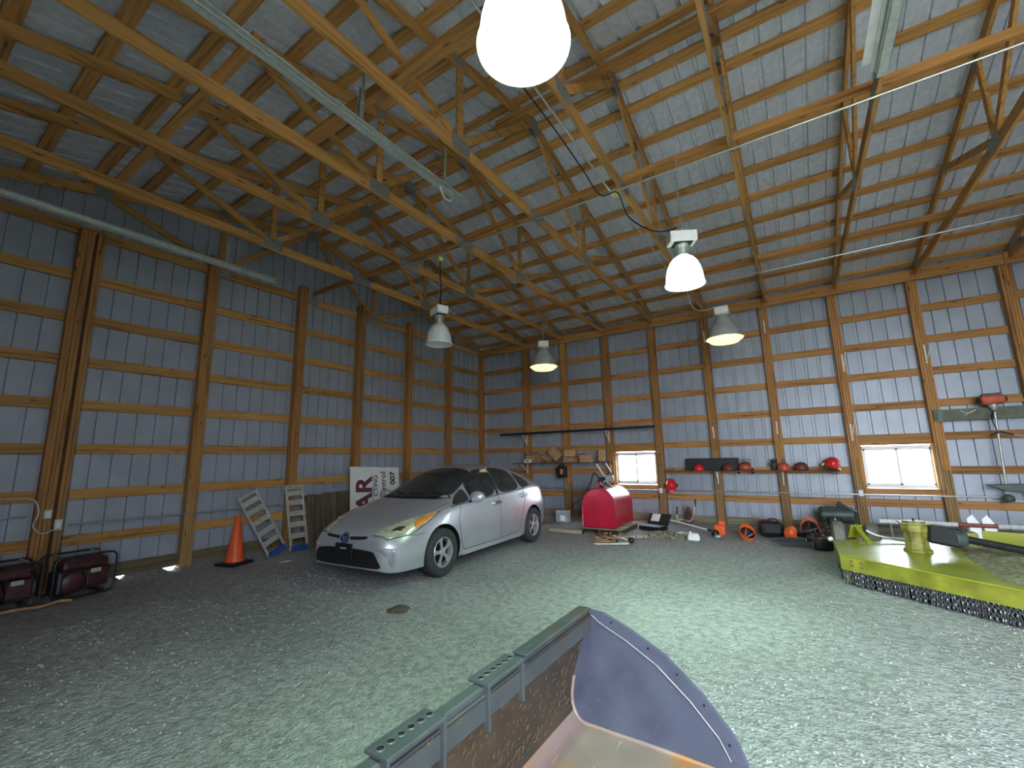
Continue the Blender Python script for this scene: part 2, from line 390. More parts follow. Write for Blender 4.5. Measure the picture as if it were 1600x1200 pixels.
PITCH = .2285
def prof_pts(s0, s1):
    p = [(s0, 0)]; k = math.floor(s0/PITCH)
    while k*PITCH < s1+PITCH:
        b = k*PITCH
        for o, d in ((.165, 0), (.172, .032), (.216, .032), (.223, 0)):
            if s0 < b+o < s1: p.append((b+o, d))
        k += 1
    p.append((s1, 0)); p.sort(); return p
def wall_sheet(parent, s0, s1, ztop, zbot, holes, place, name='steel_sheet'):
    b = MB(); pts = prof_pts(s0, s1)
    cuts = sorted(set([h[0] for h in holes]+[h[1] for h in holes]))
    for c in cuts:
        if s0 < c < s1: pts.append((c, 0))
    pts.sort()
    for (a, da), (c, dc) in zip(pts, pts[1:]):
        if c-a < 1e-5: continue
        mid = (a+c)/2; spans = [(zbot, None)]
        for h in holes:
            if h[0] <= mid <= h[1]: spans = [(zbot, h[2]), (h[3], None)]
        for lo, hi in spans:
            za = ztop(a) if hi is None else hi; zc = ztop(c) if hi is None else hi
            b.add([place(a, da, lo), place(c, dc, lo), place(c, dc, zc), place(a, da, za)], [(0, 1, 2, 3)])
    return b.build(name, 'steel_wall', parent, fix=False)
def struct_wall(name, boxes):
    b = MB()
    for x in boxes: b.bx(*x)
    return tag(b.build(name, 'steel_wall'), kind='structure')
def box_around(x0, x1, z0, z1, holes):
    out = []; x = x0
    for a, b_, c, d in holes: out += [(x, a, z0, z1), (a, b_, z0, c), (a, b_, d, z1)]; x = b_
    return out+[(x, x1, z0, z1)]
holesB = [(a-.02, b_+.02, WZ0-.02, WZ1+.02) for a, b_ in WINS]
wb = struct_wall('wall_back', [(a, b_, .055, .075, c, d) for a, b_, c, d in box_around(-.1, XL+.1, -.1, 5.14, holesB)])
s = 0
while s < XL:
    e = min(XL, s+.914); wall_sheet(wb, s, e, lambda x: 5.09, -.05, holesB, lambda x, d, z: (x, .022+d, z)); s = e
wl = MB(); wl.prism([(YW, .03), (0, .03), (0, 5.15), (YR, 6.605), (YW, 5.15)], -.075, -.055, 'x')
wl = tag(wl.build('wall_left', 'steel_wall'), kind='structure')
s = 0
while s < -YW-.01:
    e = min(-YW, s+.914); wall_sheet(wl, s, e, lambda y: roof_z(-y), .03, [], lambda y, d, z: (-.022-d, -y, z)); s = e
doorh = [(DOOR_X0, DOOR_X1, -.2, DOOR_Z)]
wf = struct_wall('wall_front', [(a, b_, YW-.075, YW-.055, c, d) for a, b_, c, d in box_around(-.1, XL+.1, -.1, 5.14, doorh) if d > c])
s = 0
while s < XL:
    e = min(XL, s+.914); wall_sheet(wf, s, e, lambda x: 5.09, -.05, [(DOOR_X0, DOOR_X1, -.05, DOOR_Z)], lambda x, d, z: (x, YW-.022-d, z)); s = e
wr = MB(); wr.prism([(YW, -.1), (0, -.1), (0, 5.15), (YR, 6.605), (YW, 5.15)], XL+.055, XL+.075, 'x')
wr = tag(wr.build('wall_right', 'steel_wall'), kind='structure')
s = 0
while s < -YW-.01:
    e = min(-YW, s+.914); wall_sheet(wr, s, e, lambda y: roof_z(-y), -.05, [], lambda y, d, z: (XL+.022+d, -y, z)); s = e

# girts, skirt boards, posts
def board(parent, name, x0, x1, y0, y1, z0, z1, m): 
    b = MB(); cx, cy, cz = (x0+x1)/2, (y0+y1)/2, (z0+z1)/2
    b.bx(x0-cx, x1-cx, y0-cy, y1-cy, z0-cz, z1-cz); o = b.build(name, m, parent, bevel=.004); o.location = (cx, cy, cz); return o
GZ = [.61*k-.016 for k in range(0, 9)]
def post(parent, x, y, ax, top, base, n=4, inv=1):
    """laminated post: n plies side by side along the wall; ax = 'x' when the wall runs along X"""
    b = MB(); c = MB(); w = .04
    for i in range(n):
        o = (i-(n-1)/2)*w; dz = rnd.choice((0, 0, .25, .45, -.2)) if base else 0; g = w/2-.0022
        t = rnd.uniform(-.003, .003)
        zb = max(.3, base+dz) if base else -.1
        if ax == 'x':
            b.bx(o-g, o+g, -.07+t, .07, zb, top-rnd.random()*.02)
            if base: c.bx(o-g, o+g, -.07+t, .07, -.1, zb-.003)
        else:
            b.bx(-.07, .07+t, o-g, o+g, zb, top-rnd.random()*.02)
            if base: c.bx(-.07, .07+t, o-g, o+g, -.1, zb-.003)
    p = b.build('post', 'wz', parent); p.location = (x, y, 0)
    if base: c.build('post_foot', 'treated_z', p)
    return p
for i in range(len(POST_X)-1):
    a, b_ = POST_X[i], POST_X[i+1]
    win = any(a-.2 < w[0] and w[1] < b_+.2 for w in WINS)
    for k in range(1, 8):
        if win and k == 2: continue
        board(wb, 'girt', a+.002, b_-.002, -.02, .018, GZ[k]-.07, GZ[k]+.07, 'wx')
    if win:
        board(wb, 'sill_board', a+.08, b_-.08, -.06, .018, WZ0-.13, WZ0-.02, 'wx'); board(wb, 'window_header', a+.08, b_-.08, -.06, .018, WZ1+.025, WZ1+.10, 'wx')
        board(wb, 'jamb_board', a+.08, a+.115, -.10, .018, WZ0-.02, WZ1+.025, 'wz'); board(wb, 'jamb_board', b_-.115, b_-.08, -.10, .018, WZ0-.02, WZ1+.025, 'wz')
    board(wb, 'skirt_board', a+.082, b_-.082, -.03, .018, -.05, .19, 'treated_x')
    board(wb, 'header_beam', a+.002, b_-.002, -.205, -.163, 4.78, 5.0, 'wx')
for x in POST_X: post(wb, x, -.09, 'x', 4.99 if x > 1 else 5.05, rnd.choice((.9, 1.2, 1.0)) if x > 1 else 0, 4)
LPOST = [-1.69, -3.23, -4.77, -6.21, -7.86, -9.50, -11.2]
ys = [-.12]+LPOST+[YW]
for i in range(len(ys)-1):
    a, b_ = ys[i], ys[i+1]
    for k in range(1, 8):
        board(wl, 'girt', -.018, .02, b_+.002, a-.002, GZ[k]-.07, GZ[k]+.07, 'wy')
    board(wl, 'skirt_board', -.018, .03, b_+.082, a-.082, .03, .21, 'treated_y')
for y in LPOST[:5]: post(wl, .09, y, 'y', 5.17, 1.15, 4)
post(wl, .09, -9.49, 'y', 4.93, 0, 4); post(wl, .13, -9.345, 'y', 4.93, 1.05, 2); post(wl, .09, -11.2, 'y', 4.93, 1.1, 4)

# roof: sheets and purlins
cl = MB()
for sg in (1, -1):
    ye = YR+sg*6.3
    cl.add([(-.3, YR, ZR+.07), (XL+.3, YR, ZR+.07), (XL+.3, ye, ZR+.07-SL*6.3), (-.3, ye, ZR+.07-SL*6.3), (-.3, YR, ZR+.10), (XL+.3, YR, ZR+.10), (XL+.3, ye, ZR+.10-SL*6.3), (-.3, ye, ZR+.10-SL*6.3)],
           [(0, 1, 2, 3), (4, 7, 6, 5), (0, 4, 5, 1), (2, 6, 7, 3), (0, 3, 7, 4), (1, 5, 6, 2)])
ceiling = tag(cl.build('ceiling', 'steel_roof'), kind='structure')
for sg in (1, -1):
    b = MB(); pts = prof_pts(0, .914)
    for (a, da), (c, dc) in zip(pts, pts[1:]):
        b.add([(a, 0, da), (c, 0, dc), (c, sg*6.22, dc-SL*6.22), (a, sg*6.22, da-SL*6.22)], [(0, 1, 2, 3)])
    me = b.mesh('roof_sheet', 'steel_roof', fix=False); n = 0
    while n*.914 < XL+.2:
        o = link('roof_sheet', me, ceiling); o.location = (-.2+n*.914, YR, ZR); n += 1
PUR = [.15, .52, 1.11, 1.70, 2.30, 2.89, 3.48, 4.07, 4.66, 5.25, 5.84]
pm = {}
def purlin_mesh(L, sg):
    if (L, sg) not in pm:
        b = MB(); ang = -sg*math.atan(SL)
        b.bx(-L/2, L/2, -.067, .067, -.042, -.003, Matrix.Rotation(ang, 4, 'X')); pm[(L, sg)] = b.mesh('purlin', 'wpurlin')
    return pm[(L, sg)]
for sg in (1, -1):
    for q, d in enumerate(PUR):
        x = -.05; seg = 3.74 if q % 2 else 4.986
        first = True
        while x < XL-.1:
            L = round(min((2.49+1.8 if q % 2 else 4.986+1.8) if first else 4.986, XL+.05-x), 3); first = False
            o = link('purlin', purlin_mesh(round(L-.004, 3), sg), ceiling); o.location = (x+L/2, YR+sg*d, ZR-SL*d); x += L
# trusses
AP = 6.425                                   # apex height of the chord centre lines
def tz(d): return AP-SL*abs(d)
def make_truss():
    t = empty('roof_truss')
    for sg in (1, -1):
        y = lambda d: YR+sg*d
        b = MB(); b.bx(-.019, .019, min(y(.0), y(5.84)), max(y(0), y(5.84)), 4.86, 5.0); b.build('bottom_chord', 'wy', t, bevel=.003)
        b = MB(); b.beam((0, y(0), AP), (0, y(6.1), tz(6.1)), .038, .14, up=(0, 0, 1)); b.build('top_chord', 'wy', t, bevel=.003)
        for p, q in (((1.68, 4.99), (1.68, tz(1.68))), ((1.66, 5.0), (.08, AP-.06)), ((1.72, 5.0), (3.3, tz(3.3)-.03))):
            b = MB(); b.beam((0, y(p[0]), p[1]), (0, y(q[0]), q[1]), .037, .088, up=(0, sg, .01)); b.build('web', 'wy', t, bevel=.003)
        for d, z, w, h, a in ((1.68, 4.96, .30, .17, 0), (3.32, tz(3.32)-.02, .2, .12, 1), (1.70, tz(1.7), .18, .11, 1), (5.55, 5.03, .34, .17, 0)):
            for s2 in (1, -1):
                b = MB(); b.box((0, 0, 0), (.003, w, h)); o = b.build('gusset_plate', 'plate', t); o.location = (s2*.021, y(d), z); o.rotation_euler = ((-sg*math.atan(SL)) if a else 0, 0, 0)
    for s2 in (1, -1):
        for (z, w, h) in ((4.93, .42, .135), (AP-.03, .28, .24)):
            b = MB(); b.box((0, 0, 0), (.003, w, h)); o = b.build('gusset_plate', 'plate', t); o.location = (s2*.021, YR, z)
    return t
ORD = ['first', 'second', 'third', 'fourth', 'fifth', 'sixth', 'seventh', 'eighth', 'ninth', 'tenth', 'eleventh', 'twelfth', 'thirteenth', 'fourteenth']
tr = make_truss()
for i, x in enumerate([.03]+TRUSS_X):
    o = tr if i == 0 else copy_tree(tr)
    o.location = (x, 0, 0)
    if i == 0: tag(o, 'wooden roof truss flat against the corrugated gable wall', 'roof truss', 'wooden roof trusses')
    else: tag(o, '%s free-standing wooden roof truss counted from the gable wall behind the car' % ORD[i-1], 'roof truss', 'wooden roof trusses')
# lateral braces
def brace(x0, x1, y, z0, z1, w, label):
    b = MB(); L = x1-x0; b.bx(-L/2, L/2, -w/2, w/2, 0, z1-z0); o = b.build('brace_board', 'wx', bevel=.003); o.location = ((x0+x1)/2, y, z0)
    return tag(o, label, 'board', 'brace boards on the truss chords')
brace(.17, 6.74, YR+.03, 5.002, 5.092, .04, 'brace board along the truss centres, running to the gable wall')
brace(6.745, 12.6, YR+.03, 5.002, 5.092, .04, 'yellowish brace board above the conduit carrying the nearer lit lamp')
brace(12.605, 18.2, YR+.03, 5.002, 5.092, .04, 'brace board along the truss centres beyond the overhead door rail')
brace(.17, 9.3, -2.42, 5.002, 5.092, .04, 'brace board near the eave above the two metal lamps')
brace(9.305, 18.2, -2.42, 5.002, 5.092, .04, 'brace board near the eave above the window by the mower')
brace(4.1, 9.3, -8.67, 5.002, 5.04, .14, 'wide pale brace board crossing above the large lit lamp')
brace(1.6, 5.0, -9.58, 5.002, 5.04, .095, 'wide brace board crossing the trusses nearest the dark gable corner')
# windows
def window(n, x0, x1):
    root = MB(); y0, y1 = -.01, .05
    for (a, b_, c, d) in ((x0, x1, WZ0, WZ0+.045), (x0, x1, WZ1-.045, WZ1), (x0, x0+.045, WZ0, WZ1), (x1-.045, x1, WZ0, WZ1)): root.bx(a, b_, y0, y1, c, d)
    w = tag(root.build('window_%d' % n, 'pvc', bevel=.004), kind='structure')
    xm = (x0+x1)/2
    for (a, b_, yy) in ((x0+.045, xm+.02, .005), (xm-.02, x1-.045, .03)):
        sb = MB(); t = .032
        for (e, f, c, d) in ((a, b_, WZ0+.045, WZ0+.045+t), (a, b_, WZ1-.045-t, WZ1-.045), (a, a+t, WZ0+.045, WZ1-.045), (b_-t, b_, WZ0+.045, WZ1-.045)): sb.bx(e, f, yy-.011, yy+.011, c, d)
        so = sb.build('sash', 'pvc', w); g = MB(); g.bx(a+t, b_-t, yy-.002, yy+.002, WZ0+.045+t, WZ1-.045-t); g.build('pane', 'glass', so)
for n, (a, b_) in enumerate(WINS): window(n+1, a, b_)

# ------------------------------------------------------------------ lamps, rails and conduits overhead
def chain_mesh(z0, z1, r=.006):
    b = MB(); z = z0; k = 0
    while z < z1:
        a = 0 if k % 2 else math.pi/2; pts = [(math.cos(a)*.012*math.cos(t), math.sin(a)*.012*math.cos(t), z+.02+.024*math.sin(t)) for t in [2*math.pi*i/8 for i in range(8)]]
        b.tube(pts, .0035, 4, True); z += .036; k += 1
    return b
def dome_lamp(loc, mat, label, top, rz=0, chain=True, power=33, tilt=0):
    t = thing('high_bay_lamp', label, 'lamp', loc, group='domed high bay lamps', rot=(tilt, 0, rz))
    prof = [(.213, 0), (.216, .012), (.206, .03), (.203, .06), (.195, .13), (.178, .20), (.150, .265), (.115, .31), (.08, .335), (.07, .345)]
    b = MB(); b.lathe(prof+[(r-.006, z) for r, z in reversed(prof)], 40, closed=True); dm = b.build('dome', mat, t, smooth=40)
    b = MB(); b.lathe([(.062, .34), (.062, .36), (.05, .37), (.05, .44), (.075, .45), (.075, .475)], 20); b.build('socket', 'alu' if mat != 'dome_on' else 'alu', t, smooth=40)
    for a in (0, 1, 2, 3):
        b = MB(); x, y = .078*math.cos(a*1.5708+.6), .078*math.sin(a*1.5708+.6); b.beam((x, y, .33), (x, y, .47), .022, .005, up=(x, y, 0)); b.build('bracket', 'galv', t)
    b = MB(); b.box((0, 0, .555), (.30, .19, .125)); b.build('ballast_box', 'white', t, bevel=.012)
    b = MB(); b.box((0, 0, .487), (.20, .15, .012)); b.build('mount_plate', 'blackmetal', t)
    b = MB(); b.box((0, 0, .63), (.09, .07, .03)); b.build('hook_plate', 'white', t, bevel=.006)
    b = MB(); b.tube(catmull([(0, 0, .64), (.02, 0, .67), (0, 0, .70), (-.018, 0, .69)], 4), .006, 6); b.build('hook', 'galv', t)
    if chain: chain_mesh(.69, top-loc[2]).build('chain', 'galv', t)
    if mat == 'dome_on':                     # the lamp's own light leaves through the open foot of the dome
        l = D.lights.new('lamp_light', 'AREA'); l.shape = 'DISK'; l.size = .36; l.energy = power; l.spread = math.radians(120); l.color = (.58, 1.0, .70)
        lo = D.objects.new('lamp_light', l); COL.objects.link(lo); lo.parent = t; lo.location = (0, 0, .004)
    else:
        b = MB(); b.lathe([(.018, .30), (.02, .24), (.035, .20), (.035, .11), (.02, .07), (1e-6, .06)], 14); b.build('bulb', 'pvc', t, smooth=50)
    return t
dome_lamp((7.475, -9.536, 3.42), 'dome_on', 'large brightly lit domed lamp hanging nearest the viewer', 5.75, .3, power=28)
dome_lamp((7.46, -6.05, 3.45), 'dome_on', 'lit domed lamp on a chain, its ballast box showing', 5.0, .5, tilt=.04)
t = dome_lamp((3.73, -6.04, 3.37), 'dome_off', 'unlit ribbed domed lamp hanging above the silver car', 4.86, -.4)
b = MB(); b.tube(catmull([(.03, 0, .66), (.035, .01, .9), (.02, 0, 1.2), (.03, 0, 1.45)], 5), .012, 6); b.build('power_cord', 'black', t, smooth=60)
b = MB(); b.box((.02, 0, 1.44), (.07, .07, .07)); b.build('plug', 'yellow', t, bevel=.01)
def bell_lamp(loc, label, rz, cordpts):
    t = thing('bell_lamp', label, 'lamp', loc, group='metal bell lamps with warm lenses', rz=rz)
    prof = [(.285, .10), (.275, .16), (.255, .24), (.215, .34), (.165, .43), (.12, .50), (.10, .54), (.10, .56)]
    b = MB(); b.lathe(prof+[(r-.005, z) for r, z in reversed(prof)], 40, closed=True); b.build('reflector', 'reflector', t, smooth=40)
    b = MB(); b.lathe([(.29, .085), (.335, .09), (.335, .102), (.29, .115)], 8, closed=True); b.build('rim', 'white', t)
    b = MB(); b.lathe([(1e-6, 0), (.15, .004), (.24, .02), (.285, .06), (.325, .088), (.285, .095)], 32); b.build('lens', 'warmlens', t, smooth=50)
    b = MB(); b.box((0, 0, .65), (.24, .20, .13)); b.build('ballast_box', 'white', t, bevel=.012)
    b = MB(); b.lathe([(.11, .56), (.12, .57), (.09, .60)], 16); b.build('collar', 'white', t, smooth=40)
    b = MB(); b.box((0, 0, .575), (.28, .06, .02)); b.build('cross_bracket', 'galv', t)
    b = MB(); b.tube(catmull(cordpts, 6), .009, 6); b.build('cord', 'rope', t, smooth=60)
    return t
bell_lamp((7.38, -2.1, 3.64), 'metal bell lamp with warm lens hanging nearest the helmet shelf', 0, [(0, 0, .71), (-.12, .0, .74), (-.35, .0, .72), (-.52, 0, .85), (-.58, -.08, 1.193)])
bell_lamp((3.45, -2.1, 3.62), 'metal bell lamp with warm lens hanging beyond the car towards the corner', .6, [(0, 0, .71), (.01, 0, .95), (-.02, 0, 1.1), (.05, 0, 1.2), (.09, 0, 1.12), (.06, 0, 1.06)])
def pipe(name, pts, r, m, label, cat, n=8, group=None):
    b = MB(); b.tube(pts, r, n); return tag(b.build(name, m, smooth=50), label, cat, group)
pipe('conduit', [(3.0, -6.13, 4.845), (18.2, -6.13, 4.845)], .012, 'conduit', 'steel conduit strapped under the truss centres', 'conduit')
pipe('conduit', [(2.6, -2.12, 4.845), (18.2, -2.35, 4.845)], .012, 'conduit', 'pale conduit strapped under the trusses near the eave', 'conduit')
pipe('conduit', [(6.70, -9.6, 4.85), (6.70, -6.15, 4.85)], .012, 'conduit', 'steel conduit running along the truss behind the large lit lamp', 'conduit')
pipe('conduit', [(6.71, -6.05, 4.85), (6.71, -2.2, 4.85)], .010, 'conduit', 'thin conduit along the truss beside the chain-hung lit lamp', 'conduit')
t = thing('junction_box', 'yellow and grey junction box on the conduit crossing', 'junction box', (6.75, -6.13, 4.83))
b = MB(); b.box((0, 0, 0), (.10, .09, .06)); b.build('box', 'conduit', t, bevel=.01)
b = MB(); b.box((.01, 0, -.04), (.05, .05, .05)); b.build('plug', 'yellow', t, bevel=.008)
pipe('extension_cable', catmull([(6.63, -8.6, 4.82), (6.63, -7.6, 4.82), (6.64, -6.9, 4.76), (6.66, -6.4, 4.68), (6.82, -6.24, 4.74), (6.9, -6.12, 4.45), (7.15, -6.1, 4.2), (7.35, -6.08, 4.14), (7.44, -6.08, 4.16)], 6), .008, 'black', 'black power cord looping from the junction box to the lit lamp', 'cord')
def rail(x, y0, y1, z, label, parts=True, white=False):
    t = thing('door_rail', label, 'rail', (x, y0, z), group='overhead door rails')
    L = y1-y0; b = MB(); w, h, th = .034, .072, .003
    b.bx(-w, -w+th, 0, L, -h/2, h/2); b.bx(-w, w, 0, L, h/2-th, h/2); b.bx(-w, w, 0, L, -h/2, -h/2+th); b.bx(w-th, w, 0, L, h/2-.016, h/2); b.bx(w-th, w, 0, L, -h/2, -h/2+.016)
    b.build('track', 'track_galv', t)
    b = MB(); b.bx(-w-.03, -w, .0, L, h/2, h/2+.003); b.bx(-w-.003, -w, 0, L, h/2, h/2+.04); b.build('support_angle', 'white' if white else 'galv', t)
    return t
r1 = rail(5.40, -11.9, -7.52, 4.5, 'galvanised overhead door rail ending near the large lit lamp')
def strap(t, p, q):
    b = MB(); p, q = Vector(p), Vector(q); b.beam(p, q, .004, .032, up=(0, 1, 0)); o = b.build('hanger_strap', 'galv', t)
    d = q-p; n = int(d.length/.03); h = MB()
    for i in range(1, n):
        c = p+d*i/n
        for sx in (.0035, -.0035): h.box((c.x+sx, c.y, c.z), (.002, .011, .011))
    h.build('strap_hole', 'black', o)
strap(r1, (-.02, 3.0, .03), (-.15, 3.12, .54)); strap(r1, (.02, 3.02, .03), (.05, 3.0, .52))
b = MB(); b.tube(catmull([(.0, 4.05, -.02), (.02, 4.1, -.14), (.07, 4.15, -.17), (.10, 4.2, -.08)], 5), .012, 6); b.build('bumper_spring', 'galv', r1, smooth=50)
b = MB(); b.beam((0, 4.12, .03), (.02, 4.12, .48), .004, .03, up=(0, 1, 0)); b.build('hanger_strap', 'galv', r1)
r2 = rail(1.45, -11.9, -7.48, 4.5, 'overhead door rail running beside the dark gable wall')
b = MB(); b.tube([(.02, 3.9, .05), (.03, 3.9, -.06), (.06, 3.95, -.06), (.06, 3.95, .02)], .012, 6); b.build('bumper_spring', 'galv', r2)
b = MB(); b.beam((-.04, 3.7, .03), (-.04, 3.7, .38), .004, .03, up=(0, 1, 0)); b.build('hanger_strap', 'galv', r2)
r3 = rail(9.21, -11.9, -6.85, 4.55, 'white and galvanised overhead door rail high beyond the lit lamps', white=True)
b = MB(); b.bx(-.125, -.05, .0, 4.95, .045, .05); b.build('white_flat_bar', 'white', r3)
# conduits and boxes on the walls
pipe('wall_conduit', [(.03, -12.0, .93), (.03, -9.62, .96)], .011, 'conduit', 'conduit on the gable wall leading to the grey switch boxes', 'conduit')
pipe('wall_conduit', [(.175, -9.25, .82), (.175, -.2, .77)], .011, 'conduit', 'conduit along the gable wall behind the cone and ramps', 'conduit')
pipe('wall_conduit', [(.2, -.175, .75), (18.2, -.175, .76)], .011, 'conduit', 'thin conduit along the back wall below both windows', 'conduit')
def wallbox(loc, d, label, m='white'):
    t = thing('outlet_box', label, 'outlet', loc); b = MB(); b.box((0, 0, 0), d); b.build('box', m, t, bevel=.006)
    ax = d.index(min(d)); s2 = [d[0]*.55, d[1]*.55, d[2]*.55]; s2[ax] = d[ax]*1.12; b = MB(); b.box((0, 0, 0), s2); b.build('cover', 'pvc', t, bevel=.003)
wallbox((.175, -9.46, .98), (.04, .08, .11), 'grey switch box at the upper end of the gable conduit', 'conduit')
wallbox((.215, -9.36, .84), (.05, .08, .14), 'larger grey outlet box on the double post of the gable wall', 'conduit')
wallbox((9.235, -.175, .78), (.075, .04, .115), 'white outlet box on the post below the window by the mower')
wallbox((5.47, -.175, .74), (.075, .04, .115), 'white outlet box on the post below the window by the red tank')
pipe('cable', catmull([(.1, -10.0, 1.18), (.18, -9.75, 1.2), (.2, -9.6, 1.16), (.21, -9.55, 1.0), (.21, -9.58, .85), (.22, -9.5, .75), (.22, -9.4, .78)], 6), .009, 'rope', 'pale loose cable looping around the gable switch boxes', 'cable')
pipe('hanging_rope', [(.12, -.75, 4.6), (.12, -.78, 1.2)], .006, 'rope', 'thin pale cord hanging down the gable wall near the corner', 'cord')

# ------------------------------------------------------------------ the car
def lerp(tab, u):
    if u <= tab[0][0]: return tab[0][1:]
    for a, b_ in zip(tab, tab[1:]):
        if u <= b_[0]:
            t = (u-a[0])/(b_[0]-a[0]); return tuple(p+(q-p)*t for p, q in zip(a[1:], b_[1:]))
    return tab[-1][1:]
# u, top z, edge v, edge z, belt v, belt z, max v, max z, low v, low z, bottom v, bottom z
CAR = [
 (0.000, 0.600, 0.300, 0.590, 0.460, 0.560, 0.540, 0.480, 0.530, 0.360, 0.480, 0.300),
 (0.030, 0.660, 0.360, 0.645, 0.550, 0.600, 0.645, 0.500, 0.640, 0.330, 0.600, 0.230),
 (0.120, 0.715, 0.440, 0.695, 0.630, 0.635, 0.740, 0.510, 0.740, 0.330, 0.710, 0.200),
 (0.300, 0.785, 0.540, 0.760, 0.715, 0.695, 0.815, 0.530, 0.810, 0.340, 0.780, 0.195),
 (0.600, 0.882, 0.645, 0.850, 0.795, 0.775, 0.857, 0.560, 0.850, 0.350, 0.820, 0.195),
 (0.950, 0.968, 0.700, 0.930, 0.825, 0.850, 0.869, 0.600, 0.862, 0.360, 0.830, 0.190),
 (1.140, 1.015, 0.715, 0.965, 0.833, 0.890, 0.871, 0.610, 0.864, 0.360, 0.835, 0.190),
 (1.340, 1.120, 0.690, 1.020, 0.836, 0.915, 0.872, 0.620, 0.866, 0.360, 0.838, 0.190),
 (1.600, 1.252, 0.662, 1.167, 0.836, 0.935, 0.873, 0.620, 0.868, 0.360, 0.840, 0.190),
 (1.920, 1.385, 0.612, 1.307, 0.833, 0.955, 0.873, 0.630, 0.868, 0.360, 0.840, 0.190),
 (2.220, 1.460, 0.587, 1.397, 0.828, 0.972, 0.873, 0.640, 0.868, 0.360, 0.840, 0.190),
 (2.550, 1.492, 0.577, 1.434, 0.823, 0.990, 0.872, 0.650, 0.868, 0.360, 0.840, 0.190),
 (2.950, 1.478, 0.567, 1.424, 0.815, 1.012, 0.871, 0.660, 0.866, 0.360, 0.840, 0.190),
 (3.350, 1.425, 0.552, 1.372, 0.803, 1.035, 0.869, 0.680, 0.863, 0.370, 0.835, 0.195),
 (3.700, 1.350, 0.534, 1.300, 0.785, 1.050, 0.864, 0.700, 0.858, 0.380, 0.830, 0.205),
 (4.000, 1.265, 0.498, 1.200, 0.758, 1.050, 0.846, 0.700, 0.840, 0.390, 0.800, 0.230),
 (4.200, 1.200, 0.490, 1.140, 0.720, 1.020, 0.810, 0.690, 0.800, 0.400, 0.760, 0.250),
 (4.320, 1.060, 0.480, 1.010, 0.670, 0.930, 0.755, 0.670, 0.745, 0.410, 0.700, 0.270),
 (4.400, 0.930, 0.460, 0.900, 0.610, 0.850, 0.690, 0.660, 0.680, 0.420, 0.630, 0.290),
 (4.450, 0.780, 0.400, 0.760, 0.520, 0.730, 0.580, 0.620, 0.570, 0.450, 0.520, 0.340),
]
